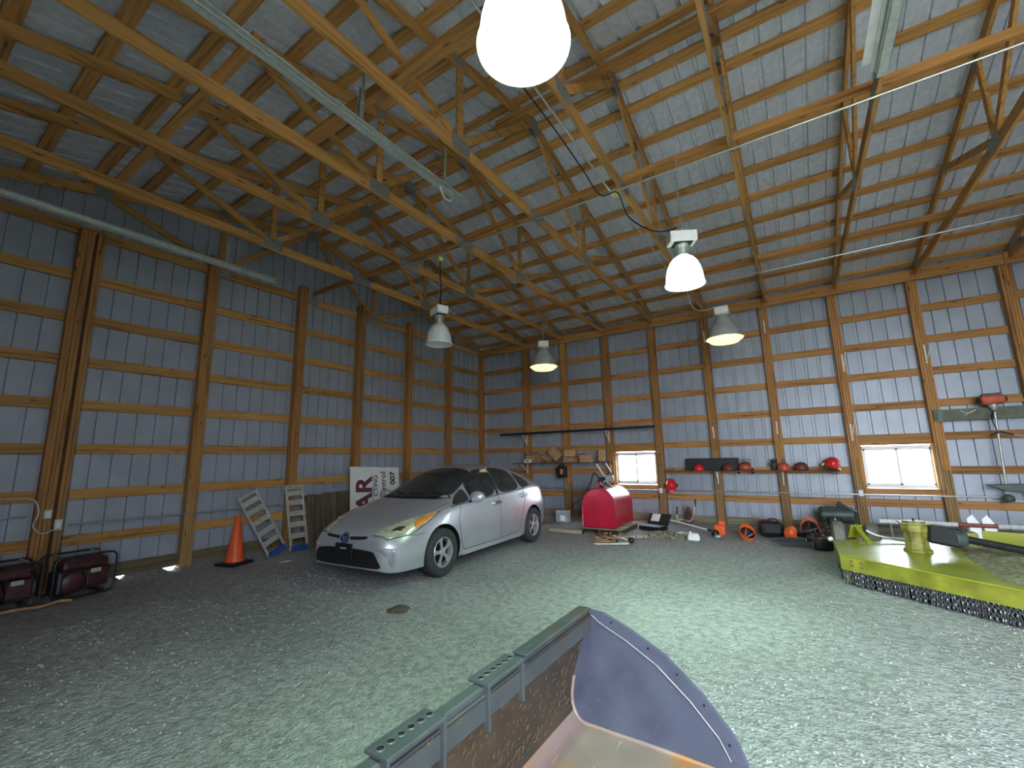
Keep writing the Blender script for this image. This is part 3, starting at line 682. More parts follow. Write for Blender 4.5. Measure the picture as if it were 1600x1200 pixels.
def car():
    c = thing('car', 'dusty silver hatchback car parked beside the gable wall', 'car', (3.285, -7.285, 0), rot=(0, 0, math.radians(3.0)))
    vs = []; fs = []; n = 15
    for row in CAR:
        u, zt, ve, ze, vb, zb, vm, zm, vl, zl, vo, zo = row
        half = [(vo*.5, zo), (vo, zo), (vl, zl), (vm, zm), (vb, zb), (ve, ze), (ve*.55, ze+(zt-ze)*.78)]
        ring = [(-v, z) for v, z in reversed(half)][:0]
        ring = [(v, z) for v, z in half] + [(0, zt)] + [(-v, z) for v, z in reversed(half)]
        for v, z in ring: vs.append((v, u, z))
    m = len(CAR)
    for i in range(m-1):
        for k in range(n): fs.append((i*n+k, i*n+(k+1) % n, (i+1)*n+(k+1) % n, (i+1)*n+k))
    fs.append(tuple(range(n-1, -1, -1))); fs.append(tuple((m-1)*n+k for k in range(n)))
    me = D.meshes.new('cage'); me.from_pydata(vs, [], fs); b = bmesh.new(); b.from_mesh(me); bmesh.ops.recalc_face_normals(b, faces=b.faces)
    # keep belt line and hood edge crisper
    cr = b.edges.layers.float.new('crease_edge')
    for e in b.edges:
        i, j = e.verts[0].index, e.verts[1].index
        if abs(i-j) == n and (i % n) in (4, 10): e[cr] = .45
        if abs(i-j) == n and (i % n) in (1, 13): e[cr] = .6
    b.to_mesh(me); b.free()
    tmp = D.objects.new('tmp', me); COL.objects.link(tmp); sub = tmp.modifiers.new('s', 'SUBSURF'); sub.levels = 3; sub.render_levels = 3
    dg = bpy.context.evaluated_depsgraph_get(); smooth_me = D.meshes.new_from_object(tmp.evaluated_get(dg))
    bvh = BVHTree.FromPolygons([v.co.copy() for v in smooth_me.vertices], [tuple(p.vertices) for p in smooth_me.polygons])
    # wheel arches
    cut = MB()
    for u in (.945, 3.645):
        for s2 in (1, -1):
            T = Matrix.Translation((s2*.78, u, .318)) @ Matrix.Rotation(math.pi/2, 4, 'Y'); cut.lathe([(.372, -.19), (.372, .19)], 40, T)
    co = cut.build('cutter', 'black')
    tmp.modifiers.remove(sub); tmp.data = smooth_me; bo = tmp.modifiers.new('b', 'BOOLEAN'); bo.object = co; bo.operation = 'DIFFERENCE'; bo.solver = 'EXACT'
    dg = bpy.context.evaluated_depsgraph_get(); dg.update(); body = D.meshes.new_from_object(tmp.evaluated_get(dg))
    D.objects.remove(tmp); D.objects.remove(co)
    body.materials.clear(); body.materials.append(M['car']); body.materials.append(M['black'])
    for p in body.polygons:
        p.use_smooth = True; cc = p.center; p.material_index = 0
        for u in (.945, 3.645):
            r = math.hypot(cc.y-u, cc.z-.318)
            if r < .3735 and abs(cc.x) < .9 and abs(cc.x) > .55 and abs(p.normal.x) < .5 or (r < .36 and abs(abs(cc.x)-.59) < .02): p.material_index = 1
    body.set_sharp_from_angle(angle=math.radians(35))
    link('body', body, c)
    # draped panels
    def proj(p, mode):
        p = Vector(p)
        if mode == 'side': h = bvh.ray_cast(Vector((2*(1 if p.x >= 0 else -1), p.y, p.z)), Vector((-1 if p.x >= 0 else 1, 0, 0)))
        elif mode == 'front': h = bvh.ray_cast(Vector((p.x, -1, p.z)), Vector((0, 1, 0)))
        elif mode == 'top': h = bvh.ray_cast(Vector((p.x, p.y, 3)), Vector((0, 0, -1)))
        elif mode == 'back': h = bvh.ray_cast(Vector((p.x, 6, p.z)), Vector((0, -1, 0)))
        else: h = bvh.find_nearest(p)
        if h[0] is None: h = bvh.find_nearest(p)
        nr = h[1]
        if mode == 'side' and nr.x*(1 if p.x >= 0 else -1) < 0: nr = -nr
        return h[0], nr
    def patch(name, pts, mode, m, off=.004, rings=7, res=5, parent=c, round_=True, sink=.02):
        P = [Vector(p) for p in pts]; bd = []
        for i in range(len(P)):
            a, b_ = P[i], P[(i+1) % len(P)]
            for k in range(res): bd.append(a+(b_-a)*k/res)
        if round_:
            for _ in range(2): bd = [(bd[i-1]+bd[i]*2+bd[(i+1) % len(bd)])/4 for i in range(len(bd))]
        cen = sum(bd, Vector())/len(bd); q = MB(); V = []; L = len(bd)
        o, nr = proj(cen, mode); V.append(o+nr*off)
        for r in range(1, rings+1):
            for p in bd:
                o, nr = proj(cen+(p-cen)*r/rings, mode); V.append(o+nr*off)
        for p in bd: o, nr = proj(p, mode); V.append(o-nr*sink)
        F = [(0, 1+k, 1+(k+1) % L) for k in range(L)]
        for r in range(rings):
            for k in range(L): F.append((1+r*L+k, 1+(r+1)*L+k, 1+(r+1)*L+(k+1) % L, 1+r*L+(k+1) % L))
        q.add(V, F); return q.build(name, m, parent, smooth=50)
    def seam(name, pts, mode, r=.004, m='black', k=8, off=0):
        out = []
        for a, b_ in zip(pts, pts[1:]):
            for i in range(k): out.append(Vector(a)+(Vector(b_)-Vector(a))*i/k)
        out.append(Vector(pts[-1])); L = []
        for p in out: o, nr = proj(p, mode); L.append(o+nr*off)
        q = MB(); q.tube(L, r, 5); return q.build(name, m, c, smooth=60)
    for s2 in (1, -1):
        X = .9*s2
        S = lambda L: [(X, u, z) for u, z in L]
        patch('front_door_window', S([(1.64, .950), (2.37, .975), (2.37, 1.41), (2.16, 1.388), (1.9, 1.298), (1.67, 1.165)]), 'side', 'glass_dark', .003)
        patch('corner_window', S([(1.17, .905), (1.605, .948), (1.605, 1.13), (1.42, 1.045)]), 'side', 'glass_dark', .003)
        patch('rear_door_window', S([(2.46, .98), (3.20, 1.015), (3.16, 1.34), (2.8, 1.405), (2.46, 1.415)]), 'side', 'glass_dark', .003)
        patch('quarter_window', S([(3.26, 1.02), (3.68, 1.07), (3.55, 1.20), (3.22, 1.325)]), 'side', 'glass_dark', .003)
        patch('window_pillar', S([(2.375, .975), (2.455, .98), (2.455, 1.41), (2.375, 1.405)]), 'side', 'black', .002, rings=3, round_=False)
        seam('window_trim', S([(1.14, .895), (1.66, .938), (2.4, .965), (3.2, 1.005), (3.72, 1.065)]), 'side', .007, 'blackmetal', off=.001)
        seam('door_seam', S([(1.36, .925), (1.30, .7), (1.34, .40), (1.42, .27)]), 'side'); seam('door_seam', S([(2.42, .98), (2.45, .7), (2.43, .27)]), 'side')
        seam('door_seam', S([(3.30, 1.03), (3.36, .85), (3.22, .62), (3.12, .45), (3.05, .29)]), 'side'); seam('door_seam', S([(1.42, .27), (2.2, .265), (3.05, .29)]), 'side')
        q = MB(); o0, _ = proj((X, 2.2, .23), 'side')
        q.prism([(.0, .0), (.035, .01), (.03, .075), (.0, .085)], 1.40, 3.14, 'y', Matrix.Translation((s2*.825, 0, .185)) @ Matrix.Diagonal((s2, 1, 1, 1))); q.build('side_skirt', 'car', c, bevel=.008)
        for u, z in ((2.25, .845), (3.22, .895)):
            patch('door_handle', S([(u, z-.03), (u+.20, z-.024), (u+.20, z+.030), (u, z+.030)]), 'side', 'chrome', .034, rings=3)
            patch('handle_recess', S([(u-.03, z-.05), (u+.12, z-.05), (u+.12, z+.05), (u-.03, z+.05)]), 'side', 'reflector', .0015, rings=3)
        # mirror
        q = MB(); T = Matrix.Translation((s2*.965, 1.60, 1.005)) @ Matrix.Rotation(s2*.12, 4, 'Z'); q.sphere((0, 0, 0), 1, 18, 10, (.125, .085, .085), mat=T); mi = q.build('mirror', 'car', c, smooth=60)
        q = MB(); q.beam((s2*.84, 1.56, .93), (s2*.92, 1.59, .965), .06, .04); q.build('mirror_arm', 'black', mi, bevel=.01)
        q = MB(); q.box((s2*.955, 1.668, 1.005), (.16, .006, .105)); q.build('mirror_glass', 'chrome', mi, bevel=.003)
        # lights
        hl = patch('headlight', [(s2*.43, .09, .610), (s2*.60, .15, .570), (s2*.755, .38, .630), (s2*.835, .66, .765), (s2*.80, .90, .875), (s2*.725, .68, .835), (s2*.61, .42, .785), (s2*.50, .22, .715)], 'near', 'lens', .010, rings=9)
        patch('turn_lens', [(s2*.765, .44, .685), (s2*.835, .66, .785), (s2*.798, .87, .868), (s2*.735, .66, .818), (s2*.72, .50, .76)], 'near', 'amber', .015, parent=hl)
        patch('lamp_bowl', [(s2*.60, .20, .655), (s2*.68, .28, .655), (s2*.70, .38, .70), (s2*.62, .30, .715)], 'near', 'chrome', .0125, parent=hl)
        seam('headlight_gasket', [(s2*.43, .09, .598), (s2*.60, .15, .560), (s2*.76, .38, .622), (s2*.842, .66, .757), (s2*.805, .92, .875)], 'near', .006, 'black')
        patch('fog_recess', [(s2*.55, .03, .475), (s2*.73, .14, .485), (s2*.735, .15, .30), (s2*.70, .12, .265), (s2*.675, .10, .33), (s2*.665, .09, .455)], 'near', 'foggrey', .006)
        seam('fog_lip', [(s2*.52, .03, .482), (s2*.66, .09, .492), (s2*.745, .15, .485), (s2*.752, .16, .30), (s2*.70, .12, .255)], 'near', .008, 'car', off=.003)
        patch('tail_light', [(s2*.74, 4.22, .98), (s2*.70, 4.30, .72), (s2*.60, 4.41, .72), (s2*.62, 4.36, .95)], 'near', 'redlens', .008)
        seam('fender_seam', [(s2*.80, .88, .865), (s2*.80, 1.1, .90), (s2*.80, 1.3, .93)], 'near', .003)
        seam('hood_seam', [(s2*.46, .11, .69), (s2*.57, .3, .76), (s2*.69, .6, .85), (s2*.745, .95, .93), (s2*.745, 1.2, .965)], 'near', .004)
        seam('bumper_seam', [(s2*.83, .60, .62), (s2*.79, .45, .61), (s2*.755, .36, .62)], 'near', .003)
    ws = patch('windshield', [(0, 1.14, 0), (.35, 1.17, 0), (.66, 1.36, 0), (.60, 1.75, 0), (.535, 2.04, 0), (.3, 2.11, 0), (0, 2.13, 0), (-.3, 2.11, 0), (-.535, 2.04, 0), (-.60, 1.75, 0), (-.66, 1.36, 0), (-.35, 1.17, 0)], 'top', 'glass_dark', .004, rings=12)
    seam('wiper', [(.55, 1.33, 0), (.1, 1.22, 0), (-.05, 1.24, 0)], 'top', .008, 'black', off=.012); seam('wiper', [(-.1, 1.2, 0), (-.35, 1.28, 0)], 'top', .008, 'black', off=.012)
    patch('cowl', [(0, 1.06, 0), (.5, 1.13, 0), (.70, 1.30, 0), (.62, 1.36, 0), (.3, 1.19, 0), (0, 1.15, 0), (-.3, 1.19, 0), (-.62, 1.36, 0), (-.70, 1.30, 0), (-.5, 1.13, 0)], 'top', 'black', .003, rings=4)
    patch('rear_window', [(.42, 3.5, 0), (.45, 4.0, 0), (.42, 4.15, 0), (-.42, 4.15, 0), (-.45, 4.0, 0), (-.42, 3.5, 0)], 'top', 'glass_dark', .004, rings=8)
    patch('lower_grille', [(-.56, 0, .445), (-.3, 0, .475), (.3, 0, .475), (.50, 0, .46), (.55, 0, .40), (.63, 0, .265), (.3, 0, .25), (-.3, 0, .25), (-.63, 0, .265)], 'front', 'black', .006, rings=7, sink=.01)
    for z in (.30, .345, .39): seam('grille_bar', [(-.55, 0, z), (0, 0, z-.004), (.55, 0, z)], 'front', .006, 'blackmetal', off=.008)
    patch('chin_lip', [(-.64, 0, .262), (-.3, 0, .248), (.3, 0, .248), (.64, 0, .262), (.62, 0, .232), (.3, 0, .215), (-.3, 0, .215), (-.62, 0, .232)], 'near', 'car', .012, rings=4)
    patch('upper_grille', [(-.40, 0, .632), (0, 0, .612), (.40, 0, .632), (.36, 0, .592), (0, 0, .575), (-.36, 0, .592)], 'front', 'black', .006, rings=4, sink=.01)
    # number plate holder and emblem
    pl = MB(); o, nr = proj((0, 0, .45), 'front'); y0 = o.y
    pl.box((0, y0-.022, .445), (.32, .02, .175)); ph = pl.build('plate_holder', 'black', c, bevel=.01)
    q = MB(); q.box((0, y0-.034, .475), (.11, .006, .02)); q.build('plate_slot', 'reflector', ph); 
    for sx in (-.1, .1): q = MB(); q.box((sx, y0-.034, .497), (.02, .006, .02)); q.build('plate_bolt', 'blackmetal', ph)
    o, nr = proj((0, 0, .60), 'front'); T = Matrix.Translation(o+Vector((0, -.012, 0))) @ Matrix.Rotation(math.radians(75), 4, 'X')
    q = MB(); q.lathe([(1e-6, .0), (.082, 0), (.082, .006), (1e-6, .008)], 28, T, 1, .76); em = q.build('emblem', 'emblem_blue', c, smooth=30)
    q = MB(); rg = lambda a, b_, cy, k=28: [T @ Vector((a*math.cos(2*math.pi*i/k), cy+b_*math.sin(2*math.pi*i/k), .008)) for i in range(k)]
    q.tube(rg(.088, .067, 0), .009, 6, True); q.tube(rg(.058, .024, .030), .006, 6, True); q.tube(rg(.026, .050, .002), .006, 6, True); q.build('emblem_ring', 'chrome', em, smooth=60)
    # antenna
    q = MB(); q.tube([(0, 3.3, 1.43), (0, 3.42, 1.53)], .006, 6); q.build('antenna', 'black', c)
    # underbody
    q = MB(); q.bx(-.58, .58, .35, 4.2, .17, .30); q.build('underbody', 'black', c)
    # wheels
    def wheel(u, s2):
        w = empty('wheel', (s2*.765, u, .318)); w.parent = c; w.rotation_euler = (rnd.random()*1.2, 0, 0)
        R = Matrix.Rotation(math.pi/2, 4, 'Y') if s2 > 0 else Matrix.Rotation(-math.pi/2, 4, 'Y')
        q = MB(); q.lathe([(.195, -.085), (.215, -.098), (.27, -.104), (.300, -.098), (.314, -.075), (.318, -.03), (.318, .03), (.314, .075), (.300, .098), (.27, .104), (.215, .098), (.195, .085)], 48, R, closed=True); ty = q.build('tyre', 'rubber', w, smooth=40)
        q = MB(); 
        for zz in (-.045, -.015, .015, .045): q.lathe([(.3175, zz-.003), (.3195, zz-.003), (.3195, zz+.003), (.3175, zz+.003)], 48, R, closed=True)
        q.build('tread_groove', 'black', ty)
        q = MB(); q.lathe([(.198, -.09), (.203, .085), (.196, .092), (.186, .088), (.178, .06), (.178, -.09)], 40, R, closed=True); rim = q.build('rim', 'alloy', w, smooth=40)
        q = MB(); q.lathe([(1e-6, .02), (.175, .02)], 32, R); q.build('brake_disc', 'black', w)
        for k in range(5):
            a = k*2*math.pi/5; q = MB(); T2 = R @ Matrix.Rotation(a, 4, 'Z')
            q.prism([(.0, -.030), (.06, -.022), (.12, -.024), (.19, -.050), (.19, .050), (.12, .024), (.06, .022), (0, .030)], .055, .078, 'z', T2); q.build('spoke', 'alloy', rim, bevel=.006)
        q = MB(); q.lathe([(.052, .05), (.052, .08), (.035, .09), (1e-6, .092)], 20, R); q.build('hub_cap', 'alloy', rim, smooth=40)
    for u in (.945, 3.645):
        for s2 in (1, -1): wheel(u, s2)
    return c
CARO = car()

# ------------------------------------------------------------------ loader bucket
def bucket():
    Y0, Y1 = -8.5, -10.7
    t = thing('loader_bucket', 'blue-grey steel loader bucket lying on the gravel in front', 'bucket', (7.2, -9.6, 0))
    P = lambda L: [(x-7.2, z) for x, z in L]
    a, b_ = Y1+9.6, Y0+9.6
    def shell(name, prof, th, m):
        q = MB(); pr = P(prof); out = []
        for i, p in enumerate(pr):
            u = Vector(pr[min(i+1, len(pr)-1)])-Vector(pr[max(i-1, 0)]); n = Vector((u.y, -u.x)).normalized(); out.append((p[0]-abs(th)*(-n.x), p[1]+th*n.y) if 0 else (p[0]+n.x*th, p[1]+n.y*th))
        n = len(pr)
        for i in range(n-1):
            q.add([(pr[i][0], a, pr[i][1]), (pr[i][0], b_, pr[i][1]), (pr[i+1][0], b_, pr[i+1][1]), (pr[i+1][0], a, pr[i+1][1])], [(0, 1, 2, 3)])
            q.add([(out[i][0], a, out[i][1]), (out[i][0], b_, out[i][1]), (out[i+1][0], b_, out[i+1][1]), (out[i+1][0], a, out[i+1][1])], [(3, 2, 1, 0)])
        return q.build(name, m, t, smooth=35)
    back = catmull([(7.215, .66, 0), (7.15, .50, 0), (7.09, .32, 0), (7.07, .21, 0), (7.085, .14, 0)], 5); fl = catmull([(7.085, .14, 0), (7.13, .09, 0), (7.22, .075, 0), (7.5, .07, 0), (7.95, .062, 0)], 6)
    shell('back_plate', [(p.x, p.y) for p in back], .014, 'bk_in'); shell('floor_plate', [(p.x, p.y) for p in fl], .014, 'bk_floor')
    q = MB(); q.bx(.75, .92, a, b_, .035, .06); q.build('cutting_edge', 'bk_rail', t, bevel=.006)
    side = P([(7.18, .695), (7.30, .685), (7.45, .625), (7.63, .53), (7.80, .385), (7.93, .235), (7.975, .13), (7.98, .035), (7.2, .035), (7.08, .08), (7.05, .2), (7.08, .36)])
    strip = P([(7.18, .695), (7.30, .685), (7.45, .625), (7.63, .53), (7.80, .385), (7.93, .235), (7.975, .13), (7.90, .13), (7.855, .215), (7.735, .345), (7.58, .475), (7.42, .565), (7.27, .63)])
    for yy, s2 in ((b_, -1), (a, 1)):
        q = MB(); q.prism(side, yy, yy+.014*(-s2), 'y'); sp = q.build('side_plate', 'bk_side', t, bevel=.003)
        q = MB(); q.prism(strip, yy+s2*.001, yy+s2*.009, 'y'); q.build('edge_strip', 'bk_side', sp, bevel=.002)
        for x, z in ((7.34, .645), (7.54, .55), (7.68, .455), (7.80, .345), (7.90, .20)):
            q = MB(); q.lathe([(1e-6, 0), (.006, 0), (.006, .003), (1e-6, .003)], 10, Matrix.Translation((x-7.2, yy+s2*.010, z)) @ Matrix.Rotation(math.pi/2, 4, 'X')); q.build('bolt_hole', 'black', sp)
        q = MB(); q.tube([(x, yy+s2*.009, z) for x, z in P([(7.22, .665), (7.27, .63), (7.42, .565), (7.58, .475), (7.735, .345), (7.855, .215), (7.90, .13)])], .0018, 5); q.build('worn_edge', 'reflector', sp)
        q = MB(); pts = [(x, yy+s2*.004, z) for x, z in P([(7.09, .32), (7.073, .2), (7.09, .13), (7.14, .085), (7.3, .08), (7.9, .07)])]; q.tube(catmull(pts, 5), .012, 6); q.build('weld_bead', 'bk_floor', sp, smooth=60)
    q = MB(); q.bx(-.055, .0, a, b_, .640, .690); q.build('top_rail', 'bk_rail', t, bevel=.008)
    q = MB(); q.bx(.0, .012, a, b_, .575, .665, Matrix.Rotation(.0, 4, 'Y')); q.build('rail_lip', 'bk_rail', t, bevel=.004)
    q = MB(); q.bx(-.060, .016, -9.22+9.6, b_-.0, .692, .702); q.build('rail_cap', 'bk_rail', t, bevel=.004)
    for y0, y1 in ((-9.52, -9.26), (-10.02, -9.76), (-10.52, -10.26)):
        c = MB(); c.bx(-.075, .03, y0+9.6, y1+9.6, .692, .706); pl = c.build('hole_plate', 'bk_rail', t, bevel=.004)
        c = MB(); c.bx(.0, .03, y0+9.6, y0+9.614, .54, .695); c.build('plate_web', 'bk_rail', pl, bevel=.003); c = MB(); c.bx(.0, .03, y1+9.586, y1+9.6, .54, .695); c.build('plate_web', 'bk_rail', pl, bevel=.003)
        for k in range(6):
            y = y0+9.6+.025+k*.042; T = Matrix.Translation((-.03, y, .7065)); h = MB(); h.lathe([(1e-6, 0), (.0125, 0), (.0125, .0012), (1e-6, .0012)], 14, T); h.build('bolt_hole', 'black', pl)
            r = MB(); r.lathe([(.0125, 0), (.0165, 0), (.0155, .003), (.0125, .003)], 14, T, closed=True); r.build('hole_ring', 'hole_ring', pl)
    # straw and chaff stuck on the back plate
    q = MB(); bk = [(p.x-7.2, p.y) for p in back]
    for k in range(700):
        f_ = rnd.random()**.8*.92; i = f_*(len(bk)-2); j = int(i); fr = i-j; x = bk[j][0]*(1-fr)+bk[j+1][0]*fr+.006; z = bk[j][1]*(1-fr)+bk[j+1][1]*fr; y = rnd.uniform(a+.02, b_-.02); ang = rnd.gauss(.35, .5); l = rnd.uniform(.01, .032)
        q.beam((x, y, z), (x+.004, y+math.sin(ang)*l, z+math.cos(ang)*l*.9), .0014, .0014)
    tag(q.build('straw', pmat('dry_straw', (.17, .115, .055), .9, 0, .4, 30), t, fix=False), kind='stuff')
    return t
bucket()

# ------------------------------------------------------------------ rotary mower
def mower():
    t = thing('rotary_mower', 'lime yellow rotary mower with a dense chain guard along its skirt', 'mower', (9.3, -3.6, 0))
    O = Vector((9.3, -3.6)); poly = [(8.60, -3.10), (8.61, -4.17), (10.55, -5.70), (11.7, -5.6), (12.2, -4.4), (11.5, -2.9), (10.3, -2.6), (9.48, -2.66), (9.01, -2.73)]
    L = [(x-O.x, y-O.y) for x, y in poly]
    q = MB(); q.prism(L, .308, .322, 'z'); deck = q.build('deck', 'lime', t, bevel=.004)
    n = len(L)
    for i in range(n):
        a, b_ = Vector((*L[i], 0)), Vector((*L[(i+1) % n], 0))
        q = MB(); q.beam(a+Vector((0, 0, .24)), b_+Vector((0, 0, .24)), .01, .15); q.build('skirt', 'skirtlime', t)
    q = MB()
    for i in (0, 1): q.beam(Vector((*L[i], .328)), Vector((*L[(i+1) % n], .328)), .02, .012)
    q.build('deck_rim', 'lime', deck)
    # bolts on front skirt
    a, b_ = Vector((*L[1], 0)), Vector((*L[2], 0)); d = (b_-a).normalized(); nr = Vector((d.y, -d.x, 0))
    if nr.dot(Vector((-1, -1, 0))) < 0: nr = -nr
    q = MB()
    for s2 in (.13, .24):
        for z in (.23, .28): c = a+d*s2+nr*.008; q.box((c.x, c.y, z), (.022, .022, .022))
    q.build('bolt', 'brownred', t)
    # chain strands, shared link mesh
    def link_pts(z, ax): return [(.015*math.cos(v) if ax else 0, 0 if ax else .015*math.cos(v), z+.024*math.sin(v)) for v in [2*math.pi*i/8 for i in range(8)]]
    c = MB()
    for k in range(5): c.tube(link_pts(-.012-k*.034, k % 2), .0055, 5, True)
    cm = c.mesh('chain_strand', 'chain', 60)
    def row(i0, off, z, step, phase=0, start=0):
        a, b_ = Vector((*L[i0], 0)), Vector((*L[i0+1], 0)); d = (b_-a); ln = d.length; d.normalize(); nn = Vector((d.y, -d.x, 0)); s2 = phase+start
        mid = (a+b_)/2
        if nn.dot(-mid) > 0: nn = -nn
        while s2 < ln-.02:
            p = a+d*s2-nn*off; o = link('chain_strand', cm, t); o.location = (p.x, p.y, z); o.rotation_euler = (rnd.uniform(-.12, .12), rnd.uniform(-.12, .12), math.atan2(d.y, d.x)+rnd.uniform(-.5, .5)); s2 += step
    row(1, .018, .172, .038, .02); row(1, .055, .165, .05, .03)
    row(0, .03, .17, .035, .03)
    q = MB(); q.box((L[1][0]+.05, L[1][1]+.03, .10), (.05, .05, .18)); q.build('skid_foot', 'limeworn', t, bevel=.01)
    # gearbox tower
    g = Vector((9.44-O.x, -3.47-O.y, 0))
    q = MB(); q.lathe([(.15, .322), (.15, .34), (.125, .36), (.118, .46), (.125, .55), (.14, .57), (.14, .64), (.12, .66), (.12, .69), (1e-6, .695)], 8, Matrix.Translation(g) @ Matrix.Rotation(.2, 4, 'Z')); gb = q.build('gearbox', 'limeworn', t, smooth=30, bevel=.006)
    q = MB(); q.lathe([(.012, .69), (.012, .72), (1e-6, .722)], 8, Matrix.Translation(g)); q.build('filler_cap', 'black', gb)
    q = MB(); q.box((g.x, g.y, .665), (.30, .22, .02), ); q.build('top_flange', 'limeworn', gb, bevel=.005)
    q = MB(); q.beam((g.x+.12, g.y-.03, .56), (g.x+.40, g.y-.10, .52), .20, .22); cn = q.build('driveline_guard', 'black', t, bevel=.03)
    q = MB(); T = Matrix.Translation((g.x+.36, g.y-.085, .525)) @ Matrix.Rotation(math.pi/2, 4, 'Y') @ Matrix.Rotation(-.25, 4, 'X')
    q.lathe([(.05, -.06), (.115, -.05), (.12, .03), (.10, .06), (.06, .08)], 20, T); q.build('guard_cone', 'greenmetal', cn, smooth=40)
    q = MB(); q.tube([(g.x+.36, g.y-.09, .525), (10.27-O.x, -3.8-O.y, .462), (11.7-O.x, -4.42-O.y, .36)], .042, 14); q.build('drive_shaft', 'blackmetal', t, smooth=40)
    # clippings on the deck
    q = MB(); nu, nv = 40, 30; V = []; F = []; EV = []
    for j in range(nv+1):
        for i in range(nu+1):
            x = 9.72+2.3*i/nu; y = -5.35+2.5*j/nv; e = min(1, max(0, (x-9.80-.10*mn.noise(Vector((x*3, y*3, 4))))*2.6)); e *= min(1, max(0, ((y+4.17)*.785+(x-8.61)*.619-.12)*5))*min(1, max(0, (-2.9-y)*5))
            h = .322+e*(.05+.05*mn.noise(Vector((x*4, y*4, 0)))+.03*mn.noise(Vector((x*14, y*14, 2)))) - (.03 if e <= 0.02 else 0)
            V.append((x-O.x, y-O.y, h)); EV.append(e)
    for j in range(nv):
        for i in range(nu):
            k = j*(nu+1)+i; f_ = (k, k+1, k+nu+2, k+nu+1)
            if max(EV[m_] for m_ in f_) > 0 and ((V[k][1]+O.y+4.17)*.785+(V[k][0]+O.x-8.61)*.619) > .08: F.append(f_)
    q.add(V, F); cp = q.build('clippings', 'clip', t, smooth=60); tag(cp, 'heap of dry grass clippings', kind='stuff')
    # hitch frame and rear parts
    q = MB(); q.beam((10.2-O.x, -2.75-O.y, .42), (11.9-O.x, -3.1-O.y, .42), .02, .20); q.build('rear_panel', 'lime', t, bevel=.004)
    for dx in (0, .14):
        q = MB(); q.prism([(10.12+dx-O.x, .33), (10.22+dx-O.x, .33), (10.20+dx-O.x, .60), (10.14+dx-O.x, .72), (10.08+dx-O.x, .66)], -2.75-O.y, -2.73-O.y, 'y'); q.build('clevis_plate', 'paper', t)
    q = MB(); q.tube([(10.0-O.x, -2.74-O.y, .58), (10.36-O.x, -2.74-O.y, .58)], .03, 10); q.build('clevis_pin', 'brownred', t)
    q = MB(); q.box((9.97-O.x, -2.95-O.y, .44), (.26, .18, .16), ); q.build('hitch_block', 'limeworn', t, bevel=.01)
    q = MB(); q.beam((8.90-O.x, -2.85-O.y, .50), (9.0-O.x, -3.15-O.y, .33), .06, .03); q.beam((8.86-O.x, -2.72-O.y, .33), (8.90-O.x, -2.85-O.y, .52), .14, .02); q.build('caster_bracket', 'lime', t, bevel=.004)
    q = MB(); q.tube(catmull([(9.0-O.x, -2.9-O.y, .46), (9.12-O.x, -2.9-O.y, .40), (9.35-O.x, -2.9-O.y, .36), (9.5-O.x, -2.95-O.y, .36)], 5), .018, 8); q.build('lift_arm', 'alu', t, smooth=50)
    for x in (8.70, 9.10):
        w = MB(); T = Matrix.Translation((x-O.x, -2.45-O.y, .26)) @ Matrix.Rotation(math.pi/2, 4, 'Y'); w.lathe([(.10, -.07), (.20, -.085), (.245, -.06), (.255, 0), (.245, .06), (.20, .085), (.10, .07)], 28, T, closed=True); wl_ = w.build('caster_wheel', pmat('dusty_rubber', (.20, .20, .17), .8, 0, .2, 9), t, smooth=40)
        w = MB(); w.lathe([(.03, -.09), (.10, -.05), (.10, .05), (.03, .09)], 16, T); w.build('wheel_hub', 'limeworn', wl_)
    q = MB(); q.sphere((8.57-O.x, -3.03-O.y, .33), .035, 14, 8); q.build('ball_knob', 'paper', t, smooth=60)
mower()

# ------------------------------------------------------------------ against the gable wall
def cone():
    t = thing('traffic_cone', 'orange traffic cone with a black base beside the leaning ramp', 'cone', (.62, -7.36, 0), .3)
    q = MB(); q.lathe([(.145, .05), (.13, .09), (.03, .74), (.022, .75), (.018, .74), (.11, .09)], 28, closed=True); q.build('cone_body', 'orange', t, smooth=40)
    q = MB(); q.bx(-.19, .19, -.19, .19, .0, .045); q.build('base', 'black', t, bevel=.012)
cone()
def ramp_(loc, rot, label):
    t = thing('loading_ramp', label, 'ramp', loc, rot=rot, group='aluminium loading ramps'); Lh, w = 1.15, .155
    for s2 in (1, -1):
        q = MB(); q.bx(-.022, .022, s2*w-.012, s2*w+.012, 0, Lh); q.bx(.018, .03, s2*w-.018, s2*w+.018, 0, Lh); q.build('side_rail', 'alu', t, bevel=.003)
    for k, z in enumerate((.20, .40, .60, .80, .97)):
        q = MB(); q.bx(-.012, .012, -w+.012, w-.012, z, z+.095); q.build('rung', 'alu', t, bevel=.003)
    q = MB(); q.bx(-.04, .04, -w-.018, w+.018, Lh-.02, Lh+.02); q.bx(-.06, -.03, -w-.02, w+.02, Lh-.05, Lh+.02); q.build('hook_end', 'alu', t, bevel=.004)
    q = MB(); q.bx(-.03, .045, -w-.005, w+.005, -.005, .075); q.build('foot_plate', 'blue', t, bevel=.01)
    return t
ramp_((.56, -6.25, .02), (0, -.26, 0), 'upright aluminium loading ramp with blue foot, beside the pallets')
ramp_((.52, -6.62, .03), (.465, -.14, .0), 'aluminium loading ramp with blue foot leaning sideways towards the cone')
